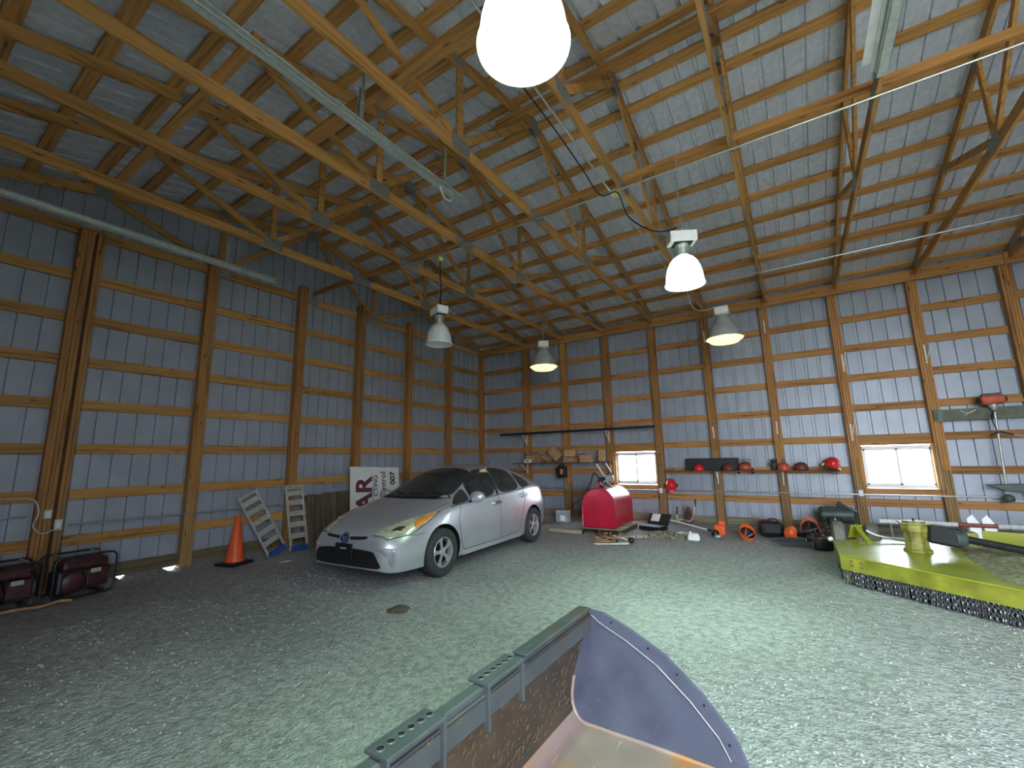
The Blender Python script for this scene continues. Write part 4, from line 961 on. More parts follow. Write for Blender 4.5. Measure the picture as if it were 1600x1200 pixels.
def pallet(loc, w, h, label, n, rx=-.08):
    t = thing('pallet', label, 'pallet', loc, rot=(0, rx, 0), group='old wooden pallets'); 
    for k in range(n):
        y = -w/2+w*(k+.5)/n; bw = w/n*(.95 if k % 3 else .88); q = MB(); q.bx(.0, .02, -bw/2, bw/2, 0, h-rnd.random()*.06); o = q.build('slat', 'oldwood', t, bevel=.004); o.location = (.06, y, 0)
    for z in (.05, h/2, h-.14):
        q = MB(); q.bx(-.03, .058, -w/2, w/2, z, z+.09); q.build('stringer', 'oldwood', t, bevel=.004)
    return t
pallet((.33, -5.68, .0), .66, .99, 'narrow dark pallet on end between the upright ramp and the other pallet', 4)
pallet((.33, -4.98, .0), .70, 1.02, 'dark weathered pallet on end behind the white sign', 3)
def sign():
    w, h = 1.32, 1.46
    t = thing('sign_board', 'white sign board with maroon and black sideways lettering behind the car', 'sign', (.64, -4.56, -.005), rot=(math.radians(-2.5), -.13, 0))
    q = MB(); q.bx(-.012, 0, -w/2, w/2, 0, h); q.build('panel', 'signwhite', t, bevel=.002)
    def text(s2, m, size, y, zend, bold=0):
        cu = D.curves.new('lettering', 'FONT'); cu.body = s2; cu.size = size; cu.extrude = .001; cu.offset = bold; cu.align_x = 'RIGHT'; cu.align_y = 'BOTTOM_BASELINE'
        o = D.objects.new('tmp', cu); COL.objects.link(o); dg = bpy.context.evaluated_depsgraph_get(); me = D.meshes.new_from_object(o.evaluated_get(dg)); D.objects.remove(o)
        me.materials.clear(); me.materials.append(M[m]); lo = link('lettering', me, t)
        # local x of text -> +Z, local y of text -> -Y (reads upwards), facing +X
        lo.matrix_local = Matrix(((0, 0, 1, .002), (0, -1, 0, y), (1, 0, 0, zend), (0, 0, 0, 1)))
    f = lambda k: -w/2+w*k
    text('AR', 'maroon', .56, f(.405), h-.22, .018); text('CTING', 'ink', .15, f(.53), h-.17, .002); text('Control', 'ink', .20, f(.70), h-.09, .002); text('007', 'ink', .19, f(.90), h-.10, .006)
    q = MB(); q.bx(.0005, .002, f(.435)-.004, f(.435)+.004, .2, h-.22); q.build('rule_line', 'ink', t)
sign()
def generator(loc, rz, label, s=1.0):
    t = thing('generator', label, 'generator', loc, rz, 'portable generators with tube frames')
    W_, H, Dp = .58, .50, .44
    for x in (-Dp/2, Dp/2):
        q = MB(); c = .07; pts = []
        for (y, z, a0) in ((W_/2-c, H-c, 0), (-W_/2+c, H-c, 90), (-W_/2+c, .03+c, 180), (W_/2-c, .03+c, 270)):
            for k in range(5): a = math.radians(a0+90*k/4); pts.append((x, y+c*math.cos(a), z+c*math.sin(a)))
        q.tube(pts, .0135, 8, True); q.build('tube_hoop', 'blackmetal', t, smooth=50)
    for y in (-.18, .18):
        q = MB(); q.tube([(-Dp/2, y, H), (Dp/2, y, H)], .011, 8); q.build('cross_bar', 'galv', t); q = MB(); q.bx(-Dp/2, Dp/2, y-.02, y+.02, .03, .06); q.build('base_rail', 'blackmetal', t)
    q = MB(); q.box((0, .02, .385), (.32, .44, .13)); q.build('fuel_tank', 'darkred', t, bevel=.04)
    q = MB(); q.lathe([(.03, .44), (.035, .47), (1e-6, .475)], 14); q.build('fuel_cap', 'black', t)
    q = MB(); q.box((.03, -.12, .20), (.30, .24, .26)); q.build('engine', 'blackmetal', t, bevel=.03)
    q = MB(); T = Matrix.Translation((.19, -.1, .2)) @ Matrix.Rotation(math.pi/2, 4, 'Y'); q.lathe([(.11, -.04), (.11, .02), (.08, .035), (.03, .04), (1e-6, .04)], 20, T); q.build('recoil_cover', 'darkred', t, smooth=40)
    q = MB(); T = Matrix.Translation((0, .16, .19)) @ Matrix.Rotation(math.pi/2, 4, 'X'); q.lathe([(1e-6, -.12), (.12, -.11), (.125, .08), (.1, .12), (1e-6, .12)], 20, T); q.build('alternator', 'greenmetal', t, smooth=40)
    q = MB(); q.box((.16, .13, .22), (.04, .20, .2)); q.build('control_panel', 'darkred', t, bevel=.01)
    q = MB(); q.box((.205, .1, .30), (.006, .1, .05)); q.build('data_plate', 'reflector', t)
    return t
generator((.62, -9.20, 0), .12, 'dark red generator in a black tube frame beside the double post')
generator((.64, -9.85, 0), .05, 'second generator in the dim near corner, half cut off')
pipe('hose', catmull([(.95, -9.95, .03), (1.02, -9.75, .05), (1.0, -9.55, .03), (.95, -9.4, .04), (1.0, -9.3, .03)], 6), .018, 'brownhose', 'tan hose lying on the gravel in front of the generators', 'hose')
pipe('straw_stick', [(1.25, -6.98, .02), (1.33, -6.84, .025)], .006, 'rope', 'pale stick on the gravel between cone and car', 'stick', 5)
q = MB(); V = []; 
for k in range(7):
    q.sphere((rnd.uniform(-.07, .07), rnd.uniform(-.07, .07), .0), 1, 10, 6, (rnd.uniform(.05, .09), rnd.uniform(.05, .09), rnd.uniform(.015, .03)), z0=-.2)
o = q.build('dirt_clod', 'dirt', smooth=50); o.location = (4.58, -7.5, 0); tag(o, 'flat brown clod of dirt on the open gravel before the car', 'dirt')

# ------------------------------------------------------------------ fuel tank and what lies round it
def fuel_tank():
    t = thing('fuel_tank', 'red arched fuel tank standing on a low pallet below the window', 'tank', (4.69, -1.65, 0), .02)
    w, z0, zs = .365, .125, .55
    pts = [(-w+.02, z0), (w-.02, z0), (w, z0+.03), (w, zs)]+[(w*math.cos(a), zs+w*math.sin(a)) for a in [math.pi*i/24 for i in range(1, 24)]]+[(-w, zs), (-w, z0+.03)]
    q = MB(); q.prism(pts, -.555, .555, 'y'); q.build('shell', 'tank', t, smooth=30, bevel=.012)
    for y in (-.56, .56):
        q = MB(); q.tube([(x*1.0, y, z) for x, z in pts], .008, 6, True); q.build('weld_rim', 'tank', t, smooth=50)
    q = MB(); q.lathe([(.045, .9), (.045, .95), (.03, .96), (1e-6, .96)], 14, Matrix.Translation((0, -.30, 0))); q.build('filler_neck', 'blackmetal', t, smooth=40)
    q = MB(); q.box((.03, -.28, 1.06), (.20, .16, .14)); q.build('pump', 'blackmetal', t, bevel=.03)
    q = MB(); T = Matrix.Translation((.14, -.28, 1.10)) @ Matrix.Rotation(math.pi/2, 4, 'Y'); q.lathe([(1e-6, -.05), (.075, -.04), (.08, .10), (1e-6, .12)], 18, T); q.build('pump_motor', 'reflector', t, smooth=40)
    q = MB(); q.tube(catmull([(-.06, -.3, 1.12), (-.16, -.32, 1.22), (-.22, -.34, 1.05), (-.30, -.36, .88), (-.28, -.34, .86)], 6), .016, 8); q.build('pump_hose', 'black', t, smooth=60)
    q = MB(); q.tube(catmull([(.05, -.36, 1.0), (.12, -.42, 1.06), (.22, -.40, .98), (.26, -.36, .93), (.16, -.36, .92), (.06, -.38, .94), (.0, -.4, 1.04)], 6), .013, 8); q.build('coiled_hose', pmat('pale_hose', (.55, .5, .48), .6), t, smooth=60)
    q = MB(); q.tube(catmull([(-.12, -.3, .93), (-.10, -.34, 1.05), (-.02, -.38, 1.0), (.1, -.42, .93)], 6), .012, 8); q.build('coiled_hose', 'red', t, smooth=60)
    q = MB(); q.beam((.05, -.2, 1.12), (-.17, -.1, 1.40), .04, .02); q.build('nozzle_lever', 'paper', t, bevel=.004)
    q = MB(); q.tube(catmull([(.12, .05, .925), (.2, .12, .895), (.22, .2, .875), (.26, .18, .85)], 5), .010, 6); q.build('short_strap', 'black', t)
    q = MB(); q.beam((-.2, .22, .87), (.1, .32, .93), .01, .01); q.build('thin_rod', 'galv', t)
fuel_tank()
def tank_pallet():
    t = thing('pallet', 'grey weathered pallet under the red fuel tank', 'pallet', (4.69, -1.65, 0), .02, 'old wooden pallets')
    for k in range(7):
        q = MB(); q.bx(-.47, .47, -.045, .045, .09, .112); o = q.build('slat', 'oldwoodx', t, bevel=.003); o.location = (0, -.58+k*.193, 0)
    for x in (-.42, 0, .42):
        q = MB(); q.bx(x-.02, x+.02, -.62, .62, -.01, .09); q.build('stringer', 'oldwood', t)
tank_pallet()
def shelf(x0, x1, z, y0, y1, label, m, brk):
    t = thing('wall_shelf', label, 'shelf', ((x0+x1)/2, 0, z)); q = MB(); q.bx(-(x1-x0)/2, (x1-x0)/2, y0, y1, -.02, 0); q.build('shelf_board', m, t, bevel=.003)
    for x in brk:
        b_ = empty('bracket'); b_.parent = t; b_.location = (x-(x0+x1)/2, 0, 0)
        q = MB(); q.bx(-.012, .012, -.17, -.162, -.30, -.02); q.build('upright', 'white', b_); q = MB(); q.beam((0, -.165, -.27), (0, y0+.05, -.03), .012, .02, up=(0, 0, 1)); q.build('strut', 'white', b_)
    return t
shelf(1.45, 4.45, 1.44, -.55, -.17, 'dark board shelf holding cardboard boxes beyond the car', 'oldwood', [POST_X[1], POST_X[3]])
shelf(5.62, 8.95, 1.215, -.44, -.17, 'long thin board shelf holding the row of safety helmets', 'oldwood', [POST_X[5], POST_X[6]])
t = thing('hanging_bar', 'long black bar on white brackets above the cardboard boxes', 'bar', (3.25, -.42, 2.26))
q = MB(); q.bx(-2.25, 2.25, -.03, .03, -.03, .03); q.build('bar', 'black', t, bevel=.006)
for x in (POST_X[1], POST_X[3]):
    b_ = empty('bracket'); b_.parent = t; b_.location = (x-3.25, 0, 0)
    q = MB(); q.bx(-.012, .012, .245, .255, -.34, -.01); q.build('upright', 'white', b_); q = MB(); q.beam((0, .25, -.30), (0, .0, -.035), .014, .02); q.build('strut', 'white', b_)
    q = MB(); q.bx(-.012, .012, .0, .25, -.05, -.035); q.build('arm', 'white', b_)
def carton(loc, d, rot, label, flap=0, m='card'):
    t = thing('cardboard_box', label, 'box', loc, rot=rot, group='boxes on the wall shelf'); a, b_, c = d[0]/2, d[1]/2, d[2]; th = .006
    q = MB(); q.bx(-a, a, -b_, b_, 0, th); q.bx(-a, -a+th, -b_, b_, 0, c); q.bx(a-th, a, -b_, b_, 0, c); q.bx(-a, a, -b_, -b_+th, 0, c); q.bx(-a, a, b_-th, b_, 0, c)
    if not flap: q.bx(-a, a, -b_, b_, c-th, c)
    q.build('carton', m, t)
    if not flap: q = MB(); q.bx(-a-.001, a+.001, -.025, .025, c-.0005, c+.001); q.build('tape', 'brownhose', t)
    else:
        q = MB(); q.beam((-a, -b_, c), (-a*1.0, -b_-.08, c+.03), d[0]*.9, .004, up=(0, 0, 1)); o = q.build('flap', m, t); o.location = (a, 0, 0)
        q = MB(); q.bx(-a+.01, a-.01, -b_+.01, b_-.01, c*.3, c*.31); q.build('inside_floor', 'black', t)
    return t
sz = 1.442
carton((2.02, -.34, sz), (.30, .22, .20), (0, 0, .1), 'open brown box at the car end of the shelf', 1)
carton((2.29, -.36, sz), (.19, .26, .24), (0, 0, -.15), 'small brown box between the open box and the tilted cartons', 1)
carton((2.52, -.47, sz+.06), (.26, .16, .15), (0, .55, .0), 'tilted brown carton leaning in the middle of the shelf')
carton((2.88, -.29, sz+.10), (.26, .2, .36), (0, -.75, .0), 'tallest cardboard box, tipped over with its corner up')
carton((3.22, -.34, sz+.145), (.32, .22, .18), (.0, .0, .2), 'brown box stacked on another near the shelf middle')
carton((3.22, -.36, sz), (.32, .26, .135), (0, 0, -.1), 'flat brown carton under the stacked box')
carton((3.53, -.28, sz), (.2, .18, .19), (0, 0, .3), 'brown box behind the pinkish hanging carton', 1)
carton((3.74, -.49, sz), (.36, .10, .19), (.14, 0, -.1), 'pinkish carton at the front edge of the shelf')
carton((4.10, -.40, sz+.02), (.19, .12, .28), (0, .06, .5), 'pale carton standing at the window end of the shelf')
t = thing('power_tool_case', 'small black case with orange trim hanging below the carton shelf', 'case', (2.98, -.42, 1.19))
q = MB(); q.box((0, 0, 0), (.26, .14, .30)); q.build('shell', 'black', t, bevel=.03); q = MB(); q.box((.02, -.071, .01), (.08, .01, .14)); q.build('trim', 'card', t)
q = MB(); q.tube(catmull([(-.08, 0, .14), (-.05, 0, .19), (.05, 0, .19), (.08, 0, .14)], 5), .01, 6); q.build('carry_handle', 'black', t)
t = thing('label_box', 'white labelled packet lying in front of the open box', 'packet', (1.98, -.53, sz), .05); q = MB(); q.box((0, 0, .045), (.20, .05, .09)); q.build('packet', 'paper', t, bevel=.003); q = MB(); q.box((0, -.026, .05), (.11, .003, .03)); q.build('printed_strip', 'ink', t)
t = thing('tool_box', 'grey plastic storage tote with a pale label by the shelf post', 'box', (3.28, -1.05, 0), .05)
t.scale = (.72, .72, .8); q = MB(); q.prism([(-.20, 0), (.20, 0), (.215, .32), (-.215, .32)], -.15, .15, 'y'); q.build('tote', pmat('grey_tote', (.40, .43, .47), .5), t, bevel=.01); q = MB(); q.bx(-.225, .225, -.165, .165, .32, .345); q.build('lid', pmat('grey_lid', (.55, .57, .60), .45), t, bevel=.006)
q = MB(); q.box((.06, -.166, .14), (.18, .012, .16)); q.build('label_sheet', 'paper', t); 
for z in (.09, .2, .27): q = MB(); q.bx(-.21, .21, -.165, -.15, z, z+.012); q.build('rib', 'reflector', t)

# ------------------------------------------------------------------ helmets
def helmet(loc, m, label, rz=0, rot=None, visor=None, muffs=False, brim=True, s=1.0, up=False, inner=True):
    t = thing('safety_helmet', label, 'helmet', loc, rot=rot if rot else (0, 0, rz), group='safety helmets'); t.scale = (s, s, s)
    q = MB(); prof = [(.118, 0), (.120, .03), (.114, .07), (.096, .11), (.066, .138), (.03, .150), (1e-6, .152)]
    q.lathe(prof+[(1e-6, .146)]+[(max(r-.006, 1e-6), z-.005 if z > .01 else z) for r, z in reversed(prof[:-1])], 28, None, 1.0, 1.18, closed=True); q.build('shell', m, t, smooth=45)
    q = MB(); li = [(.104, .012), (.106, .03), (.10, .066), (.084, .102), (.058, .126), (.026, .136), (1e-6, .137)]; q.lathe(li+[(1e-6, .139)]+[(r+.002, z+.002) for r, z in reversed(li[:-1])], 24, None, 1, 1.18, closed=True); q.build('liner', 'liner', t, smooth=45)
    for sx in (-1, 1): q = MB(); q.tube([(sx*.09, -.03*sx, .03), (0, 0, .11), (-sx*.09, .03*sx, .03)], .008, 5); q.build('harness_strap', 'reflector', t)
    q = MB(); q.tube([(0, .12*math.cos(a), .004+.150*math.sin(a)) for a in [math.pi*i/16 for i in range(1, 16)]], .009, 6); q.build('crown_ridge', m, t, smooth=50)
    if brim:
        q = MB(); pts = [(.118*math.cos(a), -.139*math.sin(a)) for a in [math.pi*i/14 for i in range(15)]]; out = [(.124*math.cos(a), -.139*math.sin(a)-.055*math.sin(a)) for a in [math.pi*i/14 for i in range(15)]]
        for i in range(14): q.add([(*pts[i], .006), (*pts[i+1], .006), (*out[i+1], -.008), (*out[i], -.008), (*pts[i], .012), (*pts[i+1], .012), (*out[i+1], -.002), (*out[i], -.002)], [(0, 1, 2, 3), (4, 7, 6, 5), (2, 6, 7, 3), (0, 4, 5, 1)])
        q.build('brim', m, t, smooth=40)
    if inner:
        q = MB(); q.lathe([(.10, .01), (.104, .03), (.10, .03), (.096, .01)], 24, None, 1, 1.16, closed=True); q.build('head_band', 'black', t)
    if visor:
        q = MB(); n = 12
        for k in range(n+1):
            a = math.pi*(.12+.76*k/n); x, y = .135*math.cos(a), -.165*math.sin(a); q.tube([(x, y, visor[0]), (x*1.03, y*1.06, visor[1])], .0022, 4)
        for k in range(7):
            z = visor[0]+(visor[1]-visor[0])*k/6; q.tube([(.137*math.cos(a)*(1+.03*k/6), -.168*math.sin(a)*(1+.05*k/6), z) for a in [math.pi*(.12+.76*i/12) for i in range(13)]], .0022, 4)
        tag(q.build('mesh_visor', 'blackmetal', t), kind='stuff')
    if muffs:
        for s2 in (1, -1):
            q = MB(); T = Matrix.Translation((s2*.135, .01, -.05)) @ Matrix.Rotation(math.pi/2, 4, 'Y'); q.lathe([(1e-6, -.028), (.036, -.025), (.044, 0), (.04, .022), (1e-6, .028)], 16, T, 1.3, 1); q.build('ear_muff', 'black' if muffs == 1 else 'brass', t, smooth=50)
            q = MB(); q.tube([(s2*.125, .01, .04), (s2*.15, .01, .0), (s2*.145, .01, -.04)], .005, 5); q.build('muff_arm', 'blackmetal', t)
    return t
hz = 1.22
helmet((6.39, -.33, hz), 'red', 'red helmet on the shelf before the black sheet', .1, s=.92)
helmet((6.98, -.31, hz), 'brownred', 'brown helmet on the shelf beside the post', .4, s=1.0)
helmet((7.32, -.32, hz+.03), 'rustorange', 'orange helmet with raised black mesh visor and ear muffs', 0, visor=(.08, .21), muffs=1, s=1.0)
helmet((8.03, -.32, hz), 'rustorange', 'faded orange helmet with black gloves behind it', -.1)
helmet((8.33, -.31, hz), 'brownred', 'dark brown domed helmet alone between orange and red helmets', 0, s=1.05)
helmet((8.84, -.33, hz+.1), 'red', 'bright red helmet tilted at the window end of the shelf', rot=(.25, .35, .1), muffs=2, visor=(-.14, -.02), s=1.0)
helmet((5.72, -.22, .88), 'red', 'red helmet hanging on the wall below the shelf end', rot=(1.1, 0, .35), muffs=1, s=.98)
t = thing('glove', 'pair of black work gloves standing behind the faded orange helmet', 'gloves', (7.86, -.205, hz))
q = MB(); q.box((0, 0, .08), (.10, .05, .16)); q.build('palm', 'black', t, bevel=.02)
for k in range(4): q = MB(); q.tube([(-.04+.027*k, 0, .15), (-.05+.034*k, -.01, .22+.01*(k % 2))], .012, 7); q.build('finger', 'black', t, smooth=50)
q = MB(); q.tube([(-.05, 0, .08), (-.10, -.01, .14)], .013, 7); q.build('thumb', 'black', t)
t = thing('wall_sheet', 'black sheet of board standing on the helmet shelf', 'board', (6.64, -.20, 1.217)); q = MB(); q.bx(-.55, .55, -.008, .008, 0, .27); q.build('sheet', 'black', t, bevel=.003)
t = thing('rag', 'crumpled grey rag at the end of the helmet shelf', 'rag', (5.85, -.32, 1.218)); q = MB()
for k in range(5): q.sphere((rnd.uniform(-.12, .12), rnd.uniform(-.05, .05), .01), 1, 10, 6, (.07, .05, rnd.uniform(.02, .05)), z0=-.2)
q.build('cloth', 'tarp', t, smooth=50)
# loose shelf brackets on the posts
def loose_bracket(x, z, label, h=.26, dx=.0, open_=.1):
    t = thing('shelf_bracket', label, 'bracket', (x, -.165, z), group='loose white shelf brackets'); q = MB(); q.bx(-.013, .013, -.008, 0, -h/2, h/2); q.build('upright', 'white', t)
    q = MB(); q.beam((0, -.005, h/2-.01), (dx, -.005-open_*1.4, h/2-.005), .02, .008); q.build('arm', 'white', t); q = MB(); q.beam((0, -.008, -h/2+.04), (dx*.8, -.005-open_*1.2, h/2-.02), .010, .010); q.build('strut', 'white', t)
loose_bracket(POST_X[5], 4.30, 'high white bracket on the first post under the helmet shelf end'); loose_bracket(POST_X[6], 4.32, 'high white bracket on the post carrying the glove helmet')
loose_bracket(POST_X[7]+.03, 3.34, 'white folded bracket high on the post before the window by the mower', .36, .06, .12); loose_bracket(POST_X[8]+.02, 3.34, 'white folded bracket high on the post past the window by the mower', .36, .08, .14)
loose_bracket(POST_X[5], 2.06, 'white bracket on the post just above the brown helmet'); loose_bracket(POST_X[6], 2.10, 'white bracket on the post just above the gloves'); loose_bracket(POST_X[7], 1.95, 'white folded bracket just left of the window by the mower', .34, .05, .11)

# ------------------------------------------------------------------ tools on the back wall
t = thing('wall_plank', 'olive grey plank fixed across the posts past the mower window', 'plank', (12.0, -.19, 2.18)); q = MB(); q.bx(-1.55, 1.7, -.02, .02, -.1, .1); q.build('plank', 'olive', t, bevel=.004)
q = MB(); q.box((-1.47, -.028, .0), (.07, .02, .22)); q.build('end_cleat', 'greenmetal', t)
q = MB(); q.tube(catmull([(-1.2, -.025, .07), (-1.1, -.03, .02), (-1.0, -.03, .07), (-1.08, -.03, .03), (-1.15, -.03, -.02)], 5), .008, 5); q.build('wire_twist', 'rope', t)
def brushcutter():
    t = thing('brush_cutter', 'orange-topped brush cutter hanging upside down on the plank', 'brush cutter', (11.28, -.30, 0), rot=(0, -.035, 0))
    q = MB(); q.tube([(-.10, 0, .85), (0, 0, 2.25)], .016, 10); q.build('shaft', 'alu', t, smooth=50)
    q = MB(); q.box((0, 0, 2.40), (.30, .20, .16)); q.build('engine_cover', 'rustorange', t, bevel=.04); q = MB(); q.box((.0, .02, 2.40), (.36, .16, .10)); q.build('engine_block', 'black', t, bevel=.03)
    q = MB(); q.box((0, 0, 2.48), (.24, .14, .06)); q.build('fuel_tank', 'greenmetal', t, bevel=.02)
    q = MB(); q.lathe([(.03, 2.22), (.06, 2.30), (.06, 2.33)], 14); q.build('clutch_housing', 'alu', t, smooth=40)
    q = MB(); q.tube(catmull([(-.13, -.02, 1.80), (-.03, -.02, 1.84), (.02, -.02, 1.84), (.14, -.02, 1.79)], 5), .013, 8); q.build('handle_bar', 'black', t, smooth=50)
    q = MB(); q.tube(catmull([(-.03, -.02, 1.85), (-.06, -.02, 2.0), (-.05, -.02, 2.15), (.04, -.02, 2.25)], 5), .008, 6); q.build('throttle_cable', 'black', t)
    q = MB(); q.prism([(-.33, .98), (.10, .99), (.24, .86), (.20, .84), (-.10, .87)], -.06, .05, 'y'); q.build('guard', 'greenmetal', t, bevel=.01)
    q = MB(); q.lathe([(1e-6, .70), (.06, .70), (.075, .74), (.065, .79), (.03, .82)], 18, Matrix.Translation((-.10, 0, 0))); q.build('trimmer_head', 'greenmetal', t, smooth=40)
brushcutter()
pipe('twine', catmull([(11.36, -.36, 1.79), (11.5, -.3, 1.77), (11.7, -.28, 1.80), (12.1, -.25, 1.76), (12.6, -.2, 1.8)], 6), .008, 'rope', 'pale cord strung from the brush cutter along the wall', 'cord')

# ------------------------------------------------------------------ things left on the gravel
def trimmer():
    t = thing('string_trimmer', 'white-shafted string trimmer with orange motor lying on the gravel', 'trimmer', (6.1, -1.0, .0))
    A, B = Vector((-.72, .60, .17)), Vector((.55, -.42, .10))
    q = MB(); q.tube([A, B], .015, 10); q.build('shaft', 'paper', t, smooth=50)
    q = MB(); q.tube([B, B+Vector((.16, -.13, 0))], .02, 10); q.build('grip_section', 'black', t)
    q = MB(); c = A+(B-A)*.45; q.tube(catmull([c+Vector((0, 0, .28)), c+Vector((0, 0, .05)), c+Vector((.1, .03, .06)), c+Vector((.25, -.02, .03)), c+Vector((.32, .1, .14)), c+Vector((.36, .14, .40))], 5), .012, 8); q.build('handle_bar', 'alu', t, smooth=50)
    for p, h in ((c+Vector((0, 0, .16)), .16), (c+Vector((.36, .14, .32)), .16)):
        q = MB(); q.tube([p, p+Vector((.01, .01, h))], .02, 8); q.build('hand_grip', 'black', t)
    E_ = B+Vector((.24, -.16, .0))
    q = MB(); q.box((E_.x, E_.y, .14), (.20, .18, .20)); q.build('motor_cover', 'orange', t, bevel=.04); q = MB(); q.box((E_.x+.04, E_.y+.06, .25), (.12, .10, .10)); q.build('air_filter', 'orange', t, bevel=.02)
    q = MB(); q.sphere((E_.x-.07, E_.y-.08, .08), .075, 16, 10); q.build('starter', 'black', t, smooth=50); q = MB(); q.sphere((E_.x-.03, E_.y-.12, .035), .05, 14, 8, (1.4, 1, .7)); q.build('fuel_tank', 'alu', t, smooth=50)
    q = MB(); q.sphere((A.x-.02, A.y+.02, .10), 1, 16, 8, (.15, .13, .10), z0=-.6); q.build('guard', pmat('pink_guard', (.45, .22, .16), .6), t, smooth=50)
trimmer()
helmet((7.36, -1.55, .12), 'orange', 'bright orange helmet lying upside down on the gravel', rot=(-2.55, .2, .3), s=1.12)
t = thing('bag', 'black fabric bag slumped between two orange helmets on the floor', 'bag', (7.72, -1.08, 0), .3); q = MB(); q.box((0, 0, .14), (.42, .30, .28)); q.build('sack', 'black', t, bevel=.09); q = MB(); q.tube(catmull([(-.1, -.1, .27), (-.05, -.12, .34), (.08, -.1, .33), (.12, -.08, .26)], 5), .012, 6); q.build('strap', 'blackmetal', t)
q = MB(); q.box((-.05, .17, .22), (.26, .10, .14)); q.build('red_pouch', 'brownred', t, bevel=.04)
helmet((8.06, -1.30, .12), 'orange', 'orange helmet standing on edge against the black bag', rot=(1.35, .2, -.9), s=.9)
helmet((8.34, -.98, .155), 'rustorange', 'large brown-orange helmet turned open towards the room', rot=(-1.85, .05, .1), s=1.25)
def chainsaw(loc, rz, label, m='black'):
    t = thing('chainsaw', label, 'chainsaw', loc, rz, 'chainsaws lying by the mower')
    q = MB(); q.box((0, 0, .09), (.30, .18, .17)); q.build('motor_body', m, t, bevel=.04); q = MB(); q.box((.02, 0, .165), (.2, .13, .06)); q.build('top_cover', 'brownred', t, bevel=.02)
    q = MB(); q.prism([(-.14, .04), (-.58, .05), (-.62, .075), (-.58, .10), (-.14, .12)], -.004, .004, 'y'); q.build('guide_bar', 'alu', t)
    q = MB(); q.prism([(-.16, .03), (-.62, .04), (-.66, .075), (-.62, .11), (-.16, .125)], -.02, -.012, 'y'); q.build('bar_scabbard', 'black', t)
    q = MB(); q.tube(catmull([(.0, -.10, .06), (-.02, -.11, .20), (-.03, 0, .26), (-.02, .11, .20), (0, .10, .06)], 5), .013, 8); q.build('front_handle', 'blackmetal', t, smooth=50)
    q = MB(); q.tube(catmull([(.14, 0, .15), (.24, 0, .16), (.30, 0, .10), (.26, 0, .04), (.14, 0, .04)], 5), .016, 8); q.build('rear_handle', 'rustorange', t, smooth=50)
    return t
chainsaw((8.50, -2.05, 0), .25, 'black chainsaw nearest the mower corner, bar pointing away from it'); chainsaw((8.42, -1.72, 0), .1, 'chainsaw with orange handle behind the nearest chainsaw'); chainsaw((8.62, -1.35, 0), -.5, 'dim chainsaw between the brown helmet and the mower wheel', 'greenmetal')
def air_compressor():
    t = thing('air_compressor', 'dark green air compressor tank against the back wall', 'compressor', (8.80, -.55, 0))
    q = MB(); T = Matrix.Translation((0, 0, .40)) @ Matrix.Rotation(math.pi/2, 4, 'Y'); q.lathe([(1e-6, -.30), (.10, -.29), (.15, -.24), (.155, .24), (.10, .29), (1e-6, .30)], 24, T); q.build('air_tank', 'greenmetal', t, smooth=40)
    for x in (-.2, .2): q = MB(); q.box((x, 0, .13), (.04, .2, .28)); q.build('stand', 'blackmetal', t)
    q = MB(); q.box((-.05, -.15, .30), (.22, .14, .14)); q.build('motor', 'black', t, bevel=.03); q = MB(); q.beam((.02, -.05, .62), (.30, -.08, .42), .05, .10); q.build('folded_handle', 'blackmetal', t, bevel=.01)
    q = MB(); q.tube([(-.05, -.22, .32), (-.05, -.23, .36)], .012, 8); q.build('gauge', 'paper', t)
air_compressor()
def jug(loc, label, rz):
    t = thing('plastic_jug', label, 'jug', loc, rz); q = MB(); q.prism([(-.10, 0), (.10, -.01), (.115, .05), (.09, .12), (-.07, .125), (-.105, .06)], -.07, .07, 'y'); q.build('body', 'paper', t, bevel=.02); q = MB(); q.lathe([(.025, .12), (.025, .15), (1e-6, .15)], 12, Matrix.Translation((-.05, 0, 0))); q.build('cap', 'paper', t)
jug((6.5, -2.08, 0), 'small white jug lying alone on the open gravel', .2)
t = thing('paper_scrap', 'crumpled white paper on the gravel near the trimmer shaft', 'paper', (6.2, -1.62, .0), .4); q = MB(); q.add([(-.12, -.06, .01), (0, -.08, .04), (.13, -.03, .012), (.1, .07, .03), (-.02, .05, .06), (-.13, .05, .015)], [(0, 1, 4), (0, 4, 5), (1, 2, 4), (2, 3, 4)]); q.build('sheet', 'paper', t)
def strap_pile():
    t = thing('strap_pile', 'tangle of tan straps and cords on a pale board in front of the tank pallet', 'straps', (5.32, -3.12, 0), .55)
    q = MB(); q.prism([(-.32, -.06), (.25, -.08), (.31, 0), (.25, .07), (-.28, .06), (-.36, 0)], .0, .03, 'z'); q.build('board', 'rope', t, bevel=.008)
    for k in range(7):
        q = MB(); c = Vector((rnd.uniform(-.2, .12), rnd.uniform(-.05, .15), .05)); a = rnd.random()*3; q.tube(catmull([c+Vector((.12*math.cos(a+i*.9)*(1+.4*rnd.random()), .09*math.sin(a+i*.9), .02+.13*rnd.random()*(k < 4))) for i in range(6)], 5), .011, 6); q.build('strap_loop', 'brownhose' if k % 3 else 'brownred', t, smooth=50)
    q = MB(); q.box((.02, .04, .07), (.16, .12, .08)); q.build('dark_buckle', 'black', t, bevel=.02); q = MB(); q.sphere((.33, .0, .06), .055, 14, 8); q.build('ratchet_knob', 'black', t, smooth=50)
    q = MB(); q.beam((.02, .06, .14), (.26, -.02, .07), .02, .012); q.build('pale_lever', 'alu', t)
strap_pile()
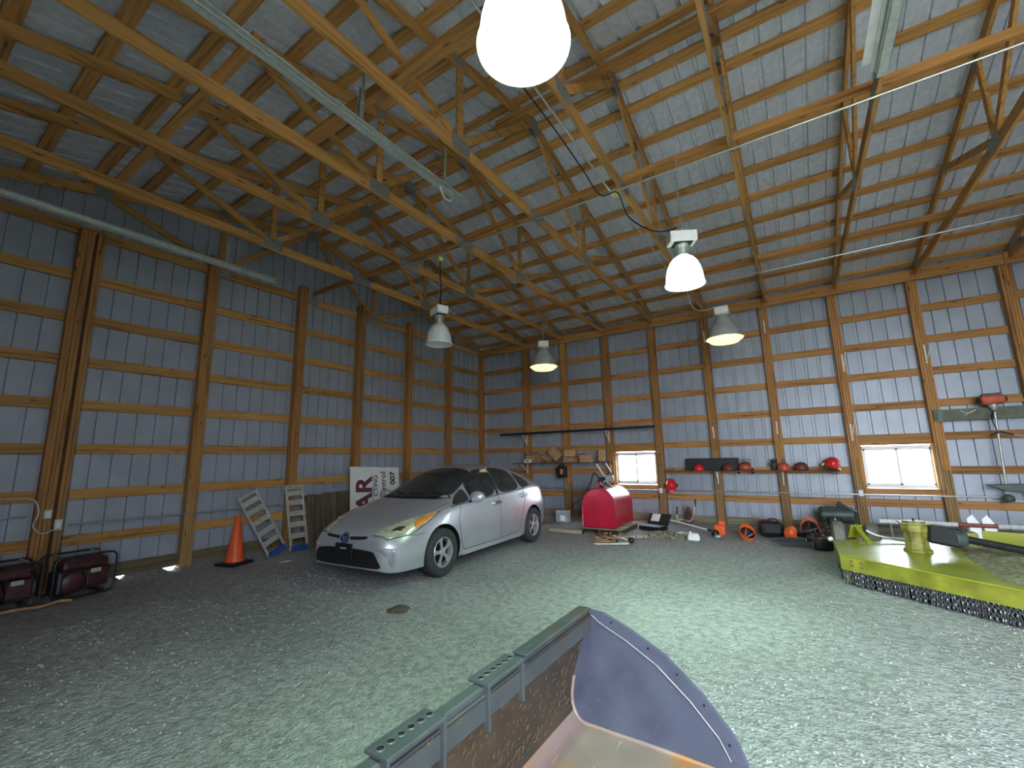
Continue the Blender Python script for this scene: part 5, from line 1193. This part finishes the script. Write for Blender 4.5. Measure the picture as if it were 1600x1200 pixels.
t = thing('plank', 'short grey plank on the gravel beside the tank pallet', 'plank', (4.03, -2.42, 0), .12); q = MB(); q.bx(-.36, .36, -.05, .05, .0, .085); q.build('board', 'oldwoodx', t, bevel=.006); q = MB(); q.bx(.362, .375, -.045, .045, .005, .08); q.build('end_plate', 'blackmetal', t)
t = thing('plank', 'whitish plank lying along the side of the red tank', 'plank', (5.36, -2.42, 0), .55); q = MB(); q.bx(-.36, .36, -.05, .05, .0, .05); q.build('board', 'oldwoodx', t, bevel=.006)
for k in range(5): q = MB(); q.box((-.3+.15*k, -.052, .03), (.03, .006, .03)); q.build('nail_plate', 'brownred', t)
t = thing('tool_case', 'open black tool case with papers beside the tank', 'case', (5.52, -1.22, 0), -.3)
q = MB(); q.bx(-.25, .25, -.17, .17, 0, .09); q.build('tray', 'black', t, bevel=.015); q = MB(); q.beam((0, .17, .09), (0, .33, .30), .5, .05, up=(0, 0, 1)); q.build('lid', 'blackmetal', t, bevel=.012); q = MB(); q.beam((-.06, .165, .155), (-.06, .27, .295), .2, .004, up=(0, 0, 1)); q.build('paper_sheet', 'paper', t)
t = thing('tarp', 'crumpled camouflage tarp heaped before the black tool case', 'tarp', (5.90, -1.96, 0), .1); q = MB(); nu, nv = 26, 14; V = []; F = []
for j in range(nv+1):
    for i in range(nu+1):
        x, y = -.45+.9*i/nu, -.2+.4*j/nv; e = max(0, 1-(x/.45)**2)*max(0, 1-(y/.2)**2); V.append((x+.02*mn.noise(Vector((x*9, y*9, 5))), y, -.012+e**.6*(.08+.10*abs(mn.noise(Vector((x*8, y*10, 9)))))))
for j in range(nv):
    for i in range(nu): k = j*(nu+1)+i; F.append((k, k+1, k+nu+2, k+nu+1))
q.add(V, F); q.build('cloth', 'tarp', t, smooth=60)
t = thing('wheelbarrow_rim', 'thin dark hoop leaning against the wall behind the tank', 'hoop', (3.65, -.25, .0)); q = MB(); q.tube([(.55*math.cos(a), -.1+.12*math.sin(a), .02+.52*math.sin(a)) for a in [math.pi*i/20 for i in range(21)]], .012, 6); q.build('hoop', 'brownred', t, smooth=50)
t = thing('dry_weed', 'dry brown weed clump against the back wall near the trimmer', 'weed', (6.05, -.18, 0)); q = MB()
for k in range(140):
    a = rnd.random()*6.28; r = rnd.random()*.14; h = rnd.uniform(.12, .42); q.beam((r*.4*math.cos(a), r*.2*math.sin(a), 0), (r*math.cos(a), r*.4*math.sin(a)-.03, h), .004, .004)
tag(q.build('stalk', pmat('dry_weed_stalk', (.20, .10, .07), .9), t, fix=False), kind='stuff')
t = thing('metal_ladder', 'aluminium ladder lying on its side behind the mower', 'ladder', (10.75, -.62, .28)); 
for z in (0, .30): q = MB(); q.bx(-1.35, 2.4, -.015, .015, z-.03-.25, z+.03-.25); q.build('side_rail', 'alu', t)
for k in range(11): q = MB(); q.tube([(-1.2+k*.33, 0, -.24), (-1.2+k*.33, 0, .04)], .014, 8); q.build('rung', 'alu', t)
# purlin-level brace and scraps
brace(5.3, 18.0, -6.62, 6.10, 6.19, .04, 'brace board up near the ridge above the large lit lamp')
